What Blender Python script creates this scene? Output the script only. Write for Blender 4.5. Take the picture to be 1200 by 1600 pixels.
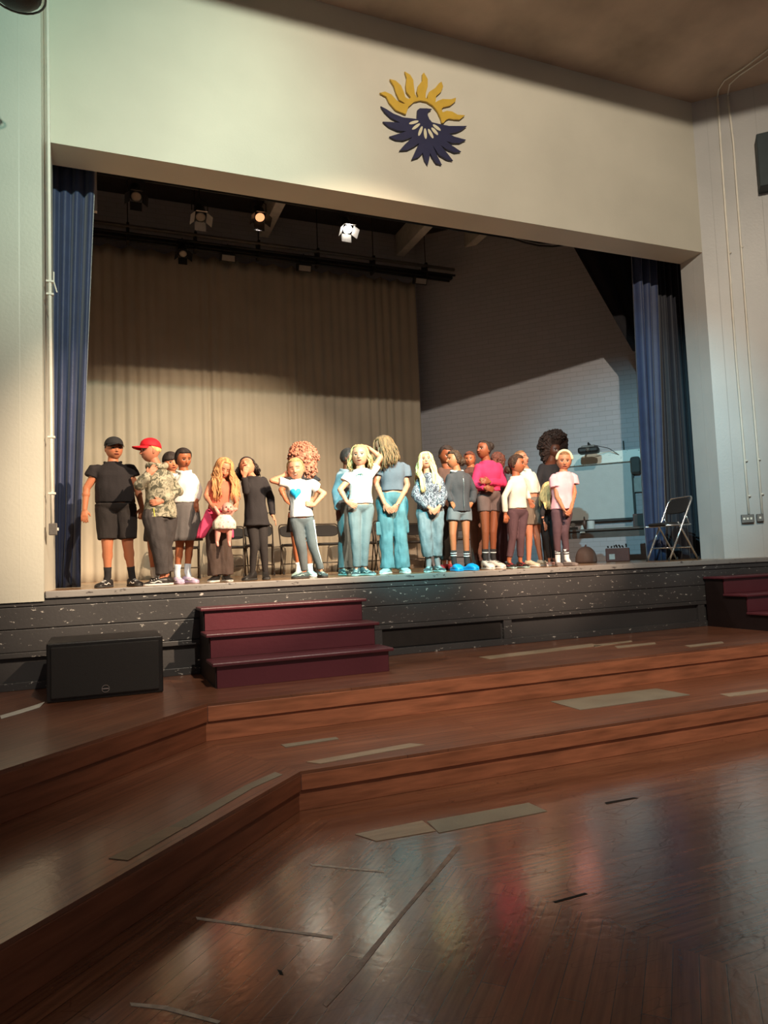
import bpy, bmesh, math, random
from mathutils import Vector, Matrix, noise
random.seed(7)
V=Vector; PI=math.pi
for o in list(bpy.data.objects): bpy.data.objects.remove(o)
SC=bpy.context.scene; COL=SC.collection

# ------------------------------------------------------------------ camera
CAM=V((-2.474,-6.622,.1347)); FPX=1107.5; YAW,PITCH,ROLL=.3877,.0703,-.0398
fwd=V((math.sin(YAW)*math.cos(PITCH),math.cos(YAW)*math.cos(PITCH),math.sin(PITCH)))
r0=V((math.cos(YAW),-math.sin(YAW),0)); u0=r0.cross(fwd)
rgt=r0*math.cos(ROLL)+u0*math.sin(ROLL); upv=u0*math.cos(ROLL)-r0*math.sin(ROLL)
cd=bpy.data.cameras.new('camera'); cam=bpy.data.objects.new('camera',cd); COL.objects.link(cam)
M=Matrix((rgt,upv,-fwd)).transposed().to_4x4(); M.translation=CAM; cam.matrix_world=M
cd.sensor_fit='VERTICAL'; cd.sensor_height=24; cd.lens=24*FPX/1600; cd.clip_end=100
SC.camera=cam
# ------------------------------------------------------------------ colour management, world
SC.view_settings.view_transform='Standard'; SC.view_settings.look='None'
SC.view_settings.gamma=1; SC.view_settings.use_curve_mapping=False
SC.view_settings.exposure=0.0
w=bpy.data.worlds.new('world'); SC.world=w; w.use_nodes=True
w.node_tree.nodes['Background'].inputs[0].default_value=(1,.94,.89,1)
w.node_tree.nodes['Background'].inputs[1].default_value=.105
# ------------------------------------------------------------------ lights
def spot(name,loc,tgt,power,col,deg,blend=.5,size=.06):
    l=bpy.data.lights.new(name,'SPOT'); o=bpy.data.objects.new(name,l); COL.objects.link(o)
    o.location=loc; o.rotation_euler=(V(tgt)-V(loc)).to_track_quat('-Z','Y').to_euler()
    l.energy=power; l.color=col; l.spot_size=math.radians(deg); l.spot_blend=blend; l.shadow_soft_size=size
    return o
WARM=(1,.72,.42); CYAN=(.30,.92,1.0); NEUT=(1,.88,.72)
spot('hall_spot_warm_left',(3.2,-7.2,5.45),(-1.7,.8,.75),8000,(1,.74,.50),23,.6)
spot('hall_spot_wash',(-.8,-7.0,6.0),(2.0,.6,2.2),1900,(1,.86,.68),92,.7)
spot('hall_spot_backdrop',(2.4,-7.1,5.5),(-1.0,5.3,.3),6500,(1,.76,.50),30,.7)
spot('hall_spot_cyan',(-1.4,-7.2,5.5),(.55,.6,.75),6800,(.20,.98,1.0),16,.8)
spot('hall_spot_white',(.6,-7.3,5.5),(.1,.6,.8),2000,(1,.92,.82),16,.8)
spot('hall_spot_warm_right',(1.2,-7.4,5.5),(2.1,.6,.8),6800,(1,.70,.48),21,.7)
spot('hall_spot_cool_fill',(-4.2,-7.2,5.2),(4.9,1.8,1.3),3000,(.42,.88,1),22,.8)
spot('hall_spot_green_left',(-.5,-7.4,6.0),(-2.2,0,4.6),1100,(.52,1,.84),44,.9)

# ------------------------------------------------------------------ pixel helpers
def ray(px,py): return fwd+rgt*((px-600)/FPX)-upv*((py-800)/FPX)
def at(px,py,Y): d=ray(px,py); return CAM+d*((Y-CAM.y)/d.y)
def atz(px,py,Z): d=ray(px,py); return CAM+d*((Z-CAM.z)/d.z)
def atp(px,py,p,n): d=ray(px,py); return CAM+d*((V(p)-CAM).dot(n)/d.dot(n))
# ------------------------------------------------------------------ node materials
MATS={}
def nodes(name):
    m=bpy.data.materials.new(name); m.use_nodes=True
    nt=m.node_tree; b=nt.nodes['Principled BSDF']; return m,nt,b
def N(nt,t,**k):
    n=nt.nodes.new(t)
    for a,b in k.items(): setattr(n,a,b)
    return n
def ramp(nt,stops,interp='LINEAR'):
    r=N(nt,'ShaderNodeValToRGB'); r.color_ramp.interpolation=interp
    e=r.color_ramp.elements
    while len(e)<len(stops): e.new(.5)
    for i,(p,c) in enumerate(stops): e[i].position=p; e[i].color=(*c,1)
    return r
def mat(name,col,rough=.7,metal=0,var=.12,scale=9,bump=.15,bscale=60,spec=.4,sheen=0,stretch=(1,1,1)):
    if name in MATS: return MATS[name]
    m,nt,b=nodes(name); L=nt.links.new
    g=N(nt,'ShaderNodeTexCoord'); mp=N(nt,'ShaderNodeMapping'); mp.inputs['Scale'].default_value=stretch
    L(g.outputs['Object'],mp.inputs[0])
    n=N(nt,'ShaderNodeTexNoise'); n.inputs['Scale'].default_value=scale; n.inputs['Detail'].default_value=5; L(mp.outputs[0],n.inputs['Vector'])
    lo=tuple(max(0,c*(1-var)) for c in col); hi=tuple(min(1,c*(1+var)) for c in col)
    r=ramp(nt,[(.3,lo),(.7,hi)]); L(n.outputs[0],r.inputs[0]); L(r.outputs[0],b.inputs['Base Color'])
    n2=N(nt,'ShaderNodeTexNoise'); n2.inputs['Scale'].default_value=bscale; L(mp.outputs[0],n2.inputs['Vector'])
    bp=N(nt,'ShaderNodeBump'); bp.inputs['Strength'].default_value=bump; bp.inputs['Distance'].default_value=.01
    L(n2.outputs[0],bp.inputs['Height']); L(bp.outputs[0],b.inputs['Normal'])
    b.inputs['Roughness'].default_value=rough; b.inputs['Metallic'].default_value=metal
    b.inputs['Specular IOR Level'].default_value=spec
    if sheen: b.inputs['Sheen Weight'].default_value=sheen
    MATS[name]=m; return m
def wood(name,ang,c1,c2,rough=.3,row=.085,length=1.9,scr=.5,coat=.5):
    m,nt,b=nodes(name); L=nt.links.new
    g=N(nt,'ShaderNodeNewGeometry'); mp=N(nt,'ShaderNodeMapping'); mp.inputs['Rotation'].default_value=(0,0,ang)
    L(g.outputs['Position'],mp.inputs[0])
    br=N(nt,'ShaderNodeTexBrick'); br.inputs['Scale'].default_value=1; br.inputs['Brick Width'].default_value=length
    br.inputs['Row Height'].default_value=row; br.inputs['Mortar Size'].default_value=.0019; br.inputs['Mortar Smooth'].default_value=.3
    br.offset=.37; br.offset_frequency=3; br.inputs['Color1'].default_value=(*c1,1); br.inputs['Color2'].default_value=(*c2,1)
    br.inputs['Mortar'].default_value=(c1[0]*.25,c1[1]*.2,c1[2]*.2,1); br.inputs['Bias'].default_value=-.1
    L(mp.outputs[0],br.inputs['Vector'])
    mp2=N(nt,'ShaderNodeMapping'); mp2.inputs['Scale'].default_value=(1.2,22,22); L(mp.outputs[0],mp2.inputs[0])
    n=N(nt,'ShaderNodeTexNoise'); n.inputs['Scale'].default_value=2.2; n.inputs['Detail'].default_value=7; L(mp2.outputs[0],n.inputs['Vector'])
    r=ramp(nt,[(.25,(.6,.6,.6)),(.75,(1.25,1.2,1.15))]); L(n.outputs[0],r.inputs[0])
    mx=N(nt,'ShaderNodeMixRGB',blend_type='MULTIPLY'); mx.inputs[0].default_value=1
    L(br.outputs[0],mx.inputs[1]); L(r.outputs[0],mx.inputs[2])
    n3=N(nt,'ShaderNodeTexNoise'); n3.inputs['Scale'].default_value=1.1; n3.inputs['Detail'].default_value=6; L(g.outputs['Position'],n3.inputs['Vector'])
    r3=ramp(nt,[(.35,(.72,.7,.7)),(.65,(1.15,1.15,1.15))]); L(n3.outputs[0],r3.inputs[0])
    mx2=N(nt,'ShaderNodeMixRGB',blend_type='MULTIPLY'); mx2.inputs[0].default_value=.8
    L(mx.outputs[0],mx2.inputs[1]); L(r3.outputs[0],mx2.inputs[2]); out=mx2.outputs[0]
    # scratches: thin distorted lines
    mp4=N(nt,'ShaderNodeMapping'); mp4.inputs['Rotation'].default_value=(0,0,.6); mp4.inputs['Scale'].default_value=(2.0,9,1); L(g.outputs['Position'],mp4.inputs[0])
    vo=N(nt,'ShaderNodeTexVoronoi',feature='DISTANCE_TO_EDGE'); vo.inputs['Scale'].default_value=1.6; vo.inputs['Randomness'].default_value=1; 
    nn=N(nt,'ShaderNodeTexNoise'); nn.inputs['Scale'].default_value=3; nn.inputs['Detail'].default_value=3; L(mp4.outputs[0],nn.inputs['Vector'])
    mxv=N(nt,'ShaderNodeMixRGB',blend_type='ADD'); mxv.inputs[0].default_value=.10; L(mp4.outputs[0],mxv.inputs[1]); L(nn.outputs[1],mxv.inputs[2])
    L(mxv.outputs[0],vo.inputs['Vector'])
    rs=ramp(nt,[(0,(1,1,1)),(.014,(0,0,0))]); L(vo.outputs[0],rs.inputs[0])
    gate=ramp(nt,[(.42,(0,0,0)),(.5,(1,1,1))]); n5=N(nt,'ShaderNodeTexNoise'); n5.inputs['Scale'].default_value=2.1; L(g.outputs['Position'],n5.inputs['Vector']); L(n5.outputs[0],gate.inputs[0])
    mm=N(nt,'ShaderNodeMath',operation='MULTIPLY'); L(rs.outputs[0],mm.inputs[0]); L(gate.outputs[0],mm.inputs[1])
    m2=N(nt,'ShaderNodeMath',operation='MULTIPLY'); m2.inputs[1].default_value=scr; L(mm.outputs[0],m2.inputs[0])
    mx3=N(nt,'ShaderNodeMixRGB'); mx3.inputs[2].default_value=(.02,.01,.008,1); L(m2.outputs[0],mx3.inputs[0]); L(out,mx3.inputs[1])
    L(mx3.outputs[0],b.inputs['Base Color'])
    rr=N(nt,'ShaderNodeMapRange'); rr.inputs['To Min'].default_value=rough*.8; rr.inputs['To Max'].default_value=rough*1.35
    L(n3.outputs[0],rr.inputs[0]); L(rr.outputs[0],b.inputs['Roughness'])
    nb=N(nt,'ShaderNodeTexNoise'); nb.inputs['Scale'].default_value=28; nb.inputs['Detail'].default_value=4; L(g.outputs['Position'],nb.inputs['Vector'])
    sub=N(nt,'ShaderNodeMath',operation='SUBTRACT'); L(nb.outputs[0],sub.inputs[0]); L(br.outputs['Fac'],sub.inputs[1])
    bp=N(nt,'ShaderNodeBump'); bp.inputs['Strength'].default_value=.12; bp.inputs['Distance'].default_value=.01; L(sub.outputs[0],bp.inputs['Height']); L(bp.outputs[0],b.inputs['Normal'])
    b.inputs['Specular IOR Level'].default_value=.55; b.inputs['Coat Roughness'].default_value=.15; b.inputs['Coat IOR'].default_value=1.6 if coat>.9 else 1.5; bp2=N(nt,'ShaderNodeBump'); bp2.inputs['Strength'].default_value=.05; bp2.inputs['Distance'].default_value=.01; L(sub.outputs[0],bp2.inputs['Height']); L(bp2.outputs[0],b.inputs['Coat Normal'])
    cw_=N(nt,'ShaderNodeMapRange'); cw_.inputs['To Min'].default_value=coat; cw_.inputs['To Max'].default_value=coat*.1; L(mm.outputs[0],cw_.inputs[0]); L(cw_.outputs[0],b.inputs['Coat Weight'])
    MATS[name]=m; return m
def paint(name,col,rough=.55,chip=None,board=None,axis=(1,0,0),stain=.1,chipamt=.60):
    """painted surface, optional form-board lines and paint chips"""
    m,nt,b=nodes(name); L=nt.links.new
    g=N(nt,'ShaderNodeNewGeometry')
    n=N(nt,'ShaderNodeTexNoise'); n.inputs['Scale'].default_value=.9; n.inputs['Detail'].default_value=6; L(g.outputs['Position'],n.inputs['Vector'])
    r=ramp(nt,[(.3,tuple(c*(1-stain) for c in col)),(.7,tuple(min(1,c*(1+stain*.6)) for c in col))]); L(n.outputs[0],r.inputs[0]); out=r.outputs[0]
    hb=N(nt,'ShaderNodeTexNoise'); hb.inputs['Scale'].default_value=35; hb.inputs['Detail'].default_value=5; L(g.outputs['Position'],hb.inputs['Vector']); h=hb.outputs[0]
    if board:
        d=N(nt,'ShaderNodeVectorMath',operation='DOT_PRODUCT'); d.inputs[1].default_value=axis; L(g.outputs['Position'],d.inputs[0])
        dv=N(nt,'ShaderNodeMath',operation='DIVIDE'); dv.inputs[1].default_value=board; L(d.outputs['Value'],dv.inputs[0])
        fr=N(nt,'ShaderNodeMath',operation='FRACT'); L(dv.outputs[0],fr.inputs[0])
        lt=ramp(nt,[(0,(1,1,1)),(.03,(0,0,0))]); L(fr.outputs[0],lt.inputs[0])
        mx=N(nt,'ShaderNodeMixRGB'); mx.inputs[2].default_value=(col[0]*.75,col[1]*.75,col[2]*.75,1)
        ml=N(nt,'ShaderNodeMath',operation='MULTIPLY'); ml.inputs[1].default_value=.6; L(lt.outputs[0],ml.inputs[0]); L(ml.outputs[0],mx.inputs[0]); L(out,mx.inputs[1]); out=mx.outputs[0]
        ad=N(nt,'ShaderNodeMath',operation='ADD'); L(h,ad.inputs[0]); L(lt.outputs[0],ad.inputs[1]); h=ad.outputs[0]
    if chip:
        mp=N(nt,'ShaderNodeMapping'); mp.inputs['Scale'].default_value=(1,1,2.2); L(g.outputs['Position'],mp.inputs[0])
        c=N(nt,'ShaderNodeTexNoise'); c.inputs['Scale'].default_value=13; c.inputs['Detail'].default_value=8; c.inputs['Roughness'].default_value=.7; L(mp.outputs[0],c.inputs['Vector'])
        rc=ramp(nt,[(chipamt+.10,(0,0,0)),(chipamt+.12,(1,1,1))]); L(c.outputs[0],rc.inputs[0])
        mx=N(nt,'ShaderNodeMixRGB'); mx.inputs[2].default_value=(*chip,1); L(rc.outputs[0],mx.inputs[0]); L(out,mx.inputs[1]); out=mx.outputs[0]
    L(out,b.inputs['Base Color']); b.inputs['Roughness'].default_value=rough
    bp=N(nt,'ShaderNodeBump'); bp.inputs['Strength'].default_value=.25; bp.inputs['Distance'].default_value=.006; L(h,bp.inputs['Height']); L(bp.outputs[0],b.inputs['Normal'])
    MATS[name]=m; return m
def pattern(name,stops,scale,kind='noise',dist=0,rough=.8,interp='CONSTANT'):
    if name in MATS: return MATS[name]
    m,nt,b=nodes(name); L=nt.links.new
    g=N(nt,'ShaderNodeTexCoord')
    if kind=='noise':
        n=N(nt,'ShaderNodeTexNoise'); n.inputs['Scale'].default_value=scale; n.inputs['Detail'].default_value=2; n.inputs['Distortion'].default_value=dist; o=n.outputs[0]
    else:
        n=N(nt,'ShaderNodeTexVoronoi',feature='DISTANCE_TO_EDGE'); n.inputs['Scale'].default_value=scale; o=n.outputs[0]
    L(g.outputs['Object'],n.inputs['Vector'])
    r=ramp(nt,stops,interp); L(o,r.inputs[0]); L(r.outputs[0],b.inputs['Base Color']); b.inputs['Roughness'].default_value=rough
    MATS[name]=m; return m
def glow(name,col,s):
    m,nt,b=nodes(name); b.inputs['Base Color'].default_value=(*col,1); b.inputs['Emission Color'].default_value=(*col,1); b.inputs['Emission Strength'].default_value=s
    MATS[name]=m; return m
def vcol(name,rough=.5):
    if name in MATS: return MATS[name]
    m,nt,b=nodes(name); a=N(nt,'ShaderNodeVertexColor'); a.layer_name='Col'
    nt.links.new(a.outputs[0],b.inputs['Base Color']); b.inputs['Roughness'].default_value=rough
    b.inputs['Specular IOR Level'].default_value=.35
    MATS[name]=m; return m
# ------------------------------------------------------------------ mesh builder
class MB:
    def __init__(s): s.v=[]; s.f=[]
    def add(s,vs,fs):
        o=len(s.v); s.v+= [V(p) for p in vs]; s.f+=[tuple(i+o for i in f) for f in fs]; return s
    def box(s,a,b):
        (x0,y0,z0),(x1,y1,z1)=a,b
        s.add([(x0,y0,z0),(x1,y0,z0),(x1,y1,z0),(x0,y1,z0),(x0,y0,z1),(x1,y0,z1),(x1,y1,z1),(x0,y1,z1)],
              [(0,3,2,1),(4,5,6,7),(0,1,5,4),(1,2,6,5),(2,3,7,6),(3,0,4,7)]); return s
    def obox(s,c,ax,ay,az):
        c=V(c); ax,ay,az=V(ax),V(ay),V(az); vs=[]
        for k in (-1,1):
            for i,j in ((-1,-1),(1,-1),(1,1),(-1,1)): vs.append(c+ax*i+ay*j+az*k)
        s.add(vs,[(0,3,2,1),(4,5,6,7),(0,1,5,4),(1,2,6,5),(2,3,7,6),(3,0,4,7)]); return s
    def prism(s,pts,d):
        n=len(pts); p=[V(q) for q in pts]; d=V(d)
        s.add(p+[q+d for q in p],[tuple(range(n))[::-1],tuple(range(n,2*n))]+[(i,(i+1)%n,n+(i+1)%n,n+i) for i in range(n)]); return s
    def loft(s,rings,cap=True):
        n=len(rings[0]); vs=[p for r in rings for p in r]; fs=[]
        for k in range(len(rings)-1):
            for i in range(n):
                j=(i+1)%n; fs.append((k*n+i,k*n+j,(k+1)*n+j,(k+1)*n+i))
        if cap: fs+= [tuple(range(n))[::-1],tuple(range((len(rings)-1)*n,len(rings)*n))]
        s.add(vs,fs); return s
    def tube(s,pts,r,n=8,cap=True):
        pts=[V(p) for p in pts]; rs=r if isinstance(r,(list,tuple)) else [r]*len(pts)
        rings=[]; prev=None
        for i,p in enumerate(pts):
            d=(pts[min(i+1,len(pts)-1)]-pts[max(i-1,0)]).normalized()
            if prev is None: a=d.orthogonal().normalized()
            else: a=(prev-d*prev.dot(d)); a=a.normalized() if a.length>1e-6 else d.orthogonal().normalized()
            prev=a; b=d.cross(a)
            rings.append([p+(a*math.cos(2*PI*k/n)+b*math.sin(2*PI*k/n))*rs[i] for k in range(n)])
        return s.loft(rings,cap)
    def cap(s,p,q,r1,r2,n=14):
        p,q=V(p),V(q); d=q-p; L=d.length
        if L<1e-5: return s.ball(p,(r1,)*3)
        d/=L; P=[];Rr=[]
        for t in (-.98,-.8,-.5,0): P.append(p+d*r1*t); Rr.append(r1*math.sqrt(max(1-t*t,.001)))
        for t in (0,.5,.8,.98): P.append(q+d*r2*t); Rr.append(r2*math.sqrt(max(1-t*t,.001)))
        return s.tube(P,Rr,n)
    def ball(s,c,rad,n=16,m=10,ax=None):
        c=V(c); ax=ax or (V((1,0,0)),V((0,1,0)),V((0,0,1))); rings=[]
        for i in range(m+1):
            t=PI*min(max(i/m,.02),.98)-PI/2
            rings.append([c+ax[0]*rad[0]*math.cos(t)*math.cos(2*PI*k/n)+ax[1]*rad[1]*math.cos(t)*math.sin(2*PI*k/n)+ax[2]*rad[2]*math.sin(t) for k in range(n)])
        return s.loft(rings)
    def mesh(s,name,smooth=False,recalc=True):
        me=bpy.data.meshes.new(name); me.from_pydata([tuple(p) for p in s.v],[],s.f)
        if recalc:
            bm=bmesh.new(); bm.from_mesh(me); bmesh.ops.recalc_face_normals(bm,faces=bm.faces); bm.to_mesh(me); bm.free()
        if smooth: me.polygons.foreach_set('use_smooth',[True]*len(me.polygons))
        me.update(); return me
    def build(s,name,m=None,parent=None,smooth=False,bevel=0,bseg=2):
        o=bpy.data.objects.new(name,s.mesh(name,smooth)); COL.objects.link(o)
        if m: o.data.materials.append(m)
        if bevel:
            md=o.modifiers.new('b','BEVEL'); md.width=bevel; md.segments=bseg; md.limit_method='ANGLE'
        if parent: setpar(o,parent)
        return o
def setpar(o,p):
    o.parent=p; o.matrix_parent_inverse=Matrix.Translation(-p.location) if p.type=='EMPTY' else Matrix()
def tag(o,label,cat,group=None,kind=None):
    if label: o['label']=label
    if cat: o['category']=cat
    if group: o['group']=group
    if kind: o['kind']=kind
    return o
def struct(o): o['kind']='structure'; return o
def thing(name,label,cat,loc,group=None):
    o=bpy.data.objects.new(name,None); COL.objects.link(o); o.location=loc; o.empty_display_size=.1
    return tag(o,label,cat,group)
def fuse(mb,name,vox,m,parent,smooth=2,disp=None):
    """union of overlapping closed pieces as one continuous surface"""
    o=bpy.data.objects.new(name,mb.mesh(name)); COL.objects.link(o)
    md=o.modifiers.new('r','REMESH'); md.mode='VOXEL'; md.voxel_size=vox; md.use_smooth_shade=True
    if smooth:
        sm=o.modifiers.new('s','SMOOTH'); sm.iterations=smooth; sm.factor=.5
    dg=bpy.context.evaluated_depsgraph_get(); me=bpy.data.meshes.new_from_object(o.evaluated_get(dg))
    o.modifiers.clear(); old=o.data; o.data=me; bpy.data.meshes.remove(old); me.name=name
    if disp:
        nr=[v.normal.copy() for v in me.vertices]
        for v,nn in zip(me.vertices,nr): v.co+=nn*disp(v.co)
    me.polygons.foreach_set('use_smooth',[True]*len(me.polygons))
    me.materials.clear()
    if m: me.materials.append(m)
    if parent: setpar(o,parent)
    return o
def lerp(a,b,t): return a+(b-a)*t
def interp(tab,t):
    if t<=tab[0][0]: return tab[0][1]
    for (a,x),(b,y) in zip(tab,tab[1:]):
        if t<=b:
            k=(t-a)/(b-a); k=k*k*(3-2*k) if len(tab)>2 else k
            return x+(y-x)*k
    return tab[-1][1]

# ================================================================== SETTING
XL,XR,S,T,H,HC=-2.836,5.362,.515,.402,4.24,6.41
Z1,Z2,Z3,Y1,Y2=-.80,-1.060,-1.289,-1.495,-2.51
D45=V((1,-1,0)).normalized()
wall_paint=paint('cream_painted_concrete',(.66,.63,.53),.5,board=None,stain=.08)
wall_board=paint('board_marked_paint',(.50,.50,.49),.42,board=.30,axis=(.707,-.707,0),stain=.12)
wall_left_m=paint('left_pillar_paint',(.64,.64,.56),.42,board=.34,axis=(1,0,0),stain=.1)
soffit_dark=mat('dark_stage_ceiling_paint',(.035,.030,.028),.8)
# lintel
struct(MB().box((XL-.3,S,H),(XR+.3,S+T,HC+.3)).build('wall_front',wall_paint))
# left pillar
xlf=at(68,800,-.03).x
mb=MB(); mb.prism([(xlf,-.03,-.08),(XL,S,-.08),(XL,S+T,-.08),(-6,S+T,-.08),(-6,-.03-.0,-.08)],(0,0,HC+.4)); struct(mb.build('wall_left',wall_left_m))
# right splayed wall
mb=MB(); a=V((XR,S,0)); b=a+D45*5
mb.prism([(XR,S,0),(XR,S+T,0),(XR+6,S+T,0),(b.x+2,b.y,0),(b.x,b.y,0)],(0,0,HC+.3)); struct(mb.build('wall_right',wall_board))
# hall ceiling, mottled brown
cm=paint('brown_hall_ceiling',(.52,.41,.32),.85,stain=.38)
struct(MB().box((-9,-9,HC),(12,S,HC+.15)).build('ceiling',cm))
shade_beam_m=mat('shade_beam_brown',(.2,.15,.12),.8)
# stage box
brick=None
m,nt,b=nodes('painted_brick'); g=N(nt,'ShaderNodeNewGeometry'); L=nt.links.new
cx=N(nt,'ShaderNodeSeparateXYZ'); L(g.outputs['Position'],cx.inputs[0]); ad=N(nt,'ShaderNodeMath',operation='SUBTRACT'); L(cx.outputs[0],ad.inputs[0]); L(cx.outputs[1],ad.inputs[1])
cb=N(nt,'ShaderNodeCombineXYZ'); L(ad.outputs[0],cb.inputs[0]); L(cx.outputs[2],cb.inputs[1])
br=N(nt,'ShaderNodeTexBrick'); br.inputs['Scale'].default_value=1; br.inputs['Brick Width'].default_value=.32; br.inputs['Row Height'].default_value=.085; br.inputs['Mortar Size'].default_value=.005
br.inputs['Color1'].default_value=(.45,.445,.49,1); br.inputs['Color2'].default_value=(.42,.42,.46,1); br.inputs['Mortar'].default_value=(.35,.35,.38,1)
L(cb.outputs[0],br.inputs['Vector']); L(br.outputs[0],b.inputs['Base Color']); bp=N(nt,'ShaderNodeBump'); bp.inputs['Distance'].default_value=.01; bp.inputs['Strength'].default_value=.4; bp.invert=True; L(br.outputs['Fac'],bp.inputs['Height']); L(bp.outputs[0],b.inputs['Normal']); b.inputs['Roughness'].default_value=.7
brick=m
floor_stage=wood('stage_boards',0,(.40,.22,.10),(.46,.27,.13),.3,.09,2.2,.2)
WC=V((3.45,5.75,0))
struct(MB().box((-4.2,5.75,0),(3.6,5.95,6.9)).build('wall_back',brick))
e=WC+D45*5.2
struct(MB().prism([WC,WC+V((.15,.15,0)),e+V((.15,.15,0)),e],(0,0,6.9)).build('wall_stage_right',brick))
struct(MB().box((-4.2,S+T,0),(-4.0,5.75,6.9)).build('wall_stage_left',brick))
struct(MB().box((-4.2,S,6.55),(8.5,5.95,6.7)).build('ceiling_stage',soffit_dark))
struct(MB().box((-4.2,.0,-.045),(8.5,5.95,0)).build('floor_stage',floor_stage))
# stage lip
lipm=paint('worn_grey_nosing',(.30,.29,.28),.4,chip=(.10,.09,.09),stain=.25,chipamt=.5)
struct(MB().box((-2.87,-.035,-.058),(8.5,.03,.002)).build('trim_1',lipm,bevel=.008))
# stage front (painted dark panelling)
dark=paint('chipped_dark_grey_paint',(.062,.060,.062),.42,chip=(.55,.53,.50),stain=.22,chipamt=.515)
dark2=paint('dark_grey_panel_paint',(.055,.053,.055),.45,stain=.2)
struct(MB().box((-6,.03,-.80),(8.5,.5,-.05)).build('wall_stage_front',dark2))
struct(MB().box((-6,-.012,-.115),(8.5,.03,-.06)).build('trim_2',dark,bevel=.004))
struct(MB().box((-6,-.004,-.30),(8.5,.03,-.121)).build('trim_3',dark,bevel=.006))
struct(MB().box((-6,-.002,-.49),(8.5,.03,-.306)).build('trim_4',dark,bevel=.006))
struct(MB().box((-6,-.016,-.535),(8.5,.03,-.492)).build('trim_5',dark,bevel=.005))
struct(MB().box((-6,-.010,-.80),(8.5,.03,-.735)).build('trim_6',dark,bevel=.004))
for i,px in enumerate((590,794,1099)):
    x=at(px,1000,0).x; struct(MB().box((x-.05,-.009,-.735),(x+.05,.03,-.535)).build('trim_%d'%(7+i),dark,bevel=.004))
# dark vent panel
x0,x1=at(598,990,0).x,at(784,990,0).x
ventm=mat('black_vent_panel',(.022,.018,.017),.75)
v=tag(MB().box((x0,.016,-.72),(x1,.034,-.55)).build('vent_panel',ventm),'long black recessed vent panel low in the stage front beside the left steps','vent')
# tiers
A1=atz(324,1100,Z1); A2=atz(467,1203,Z2); X1,X2=A1.x,A2.x
R1=(.24,.094,.052); R2=(.32,.135,.074)
w0=wood('tier_boards_straight',0,R1,R2,.30,.085,1.9,.35)
w45=wood('tier_boards_angled',-PI/4,R1,R2,.30,.085,1.9,.3)
p0=wood('pit_boards_straight',0,(.23,.092,.050),(.32,.138,.075),.24,.085,1.7,.5,coat=1.0)
p45=wood('pit_boards_angled',-PI/4,(.23,.092,.050),(.32,.138,.075),.24,.085,1.7,.5,coat=1.0)
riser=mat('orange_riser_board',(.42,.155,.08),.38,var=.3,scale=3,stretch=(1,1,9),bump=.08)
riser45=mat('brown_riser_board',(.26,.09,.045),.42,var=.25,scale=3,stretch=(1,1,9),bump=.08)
def tier(zt,zb,xc,yc,n,ms,ma,xw=-9.0,yback=.03):
    th=.125*(zt-zb)/.26; far=xc-11
    poly_s=[(xc,yc),(9,yc),(9,yback),(xc+ (yback-yc)*-.4142,yback)]
    poly_a=[(xc,yc),(xc-(yback-yc)*.4142,yback),(-12,yback),(-12,yc-(xc+12))]
    for nm,pl,mm in (('straight',poly_s,ms),('angled',poly_a,ma)):
        o=MB().prism([(x,y,zt-.02) for x,y in pl],(0,0,.02)).build('floor_tier',mm); struct(o)
    # nosing board and lower riser, straight run
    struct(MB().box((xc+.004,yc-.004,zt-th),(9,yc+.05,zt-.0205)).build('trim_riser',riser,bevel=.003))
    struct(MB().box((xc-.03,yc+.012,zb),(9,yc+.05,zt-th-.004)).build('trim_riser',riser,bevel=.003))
    q=D45*-1; # runs to the near left
    d=V((-1,-1,0)).normalized(); nrm=V((1,-1,0)).normalized(); a=V((xc,yc,0))
    for z0,z1,off in ((zt-th,zt-.0205,.004),(zb,zt-th-.004,-.012)):
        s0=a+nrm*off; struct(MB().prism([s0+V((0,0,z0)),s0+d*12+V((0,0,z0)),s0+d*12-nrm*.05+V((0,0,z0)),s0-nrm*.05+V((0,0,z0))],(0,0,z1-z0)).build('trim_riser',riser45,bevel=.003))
tier(Z1,Z2,X1,Y1,1,w0,w45)
tier(Z2,Z3,X2,Y2,2,w0,w45,yback=Y1+.05)
# pit floor : boards parallel to each edge, mitred at 22.5 degrees
k=.4142
a=V((X2,Y2)); far=14
def seam(t): return (X2+t*math.sin(math.radians(22.5)),Y2-t*math.cos(math.radians(22.5)))
s9=seam(9)
back=Y2+.06
struct(MB().prism([(9,back,Z3-.02),(X2-(back-Y2)*k,back,Z3-.02),(s9[0],s9[1],Z3-.02),(9,s9[1],Z3-.02)],(0,0,.02)).build('floor',p0))
struct(MB().prism([(X2-(back-Y2)*k,back,Z3-.02),(-13,back-11,Z3-.02),(-13,s9[1],Z3-.02),(s9[0],s9[1],Z3-.02)],(0,0,.02)).build('floor_angled',p45))
# beams across the stage ceiling
bm_=mat('grey_painted_beam',(.62,.60,.56),.7)
for px0,px1,py in ((430,441,318),(664,676,352),(752,764,364)):
    a=at(px0,py,3.2); x=a.x; zz=6.12
    q=atz(px0,py,zz); q2=atz(px1+2,py,zz)
    struct(MB().box((q.x,S+T+.05,zz),(q.x+.17,5.74,6.55)).build('trim_beam',bm_,bevel=.01))
# unseen beam added out of frame to shade the top of the lintel
struct(MB().box((-9,-4.1,6.03),(12,-3.7,6.42)).build('trim_added_shade_beam',shade_beam_m))

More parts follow.
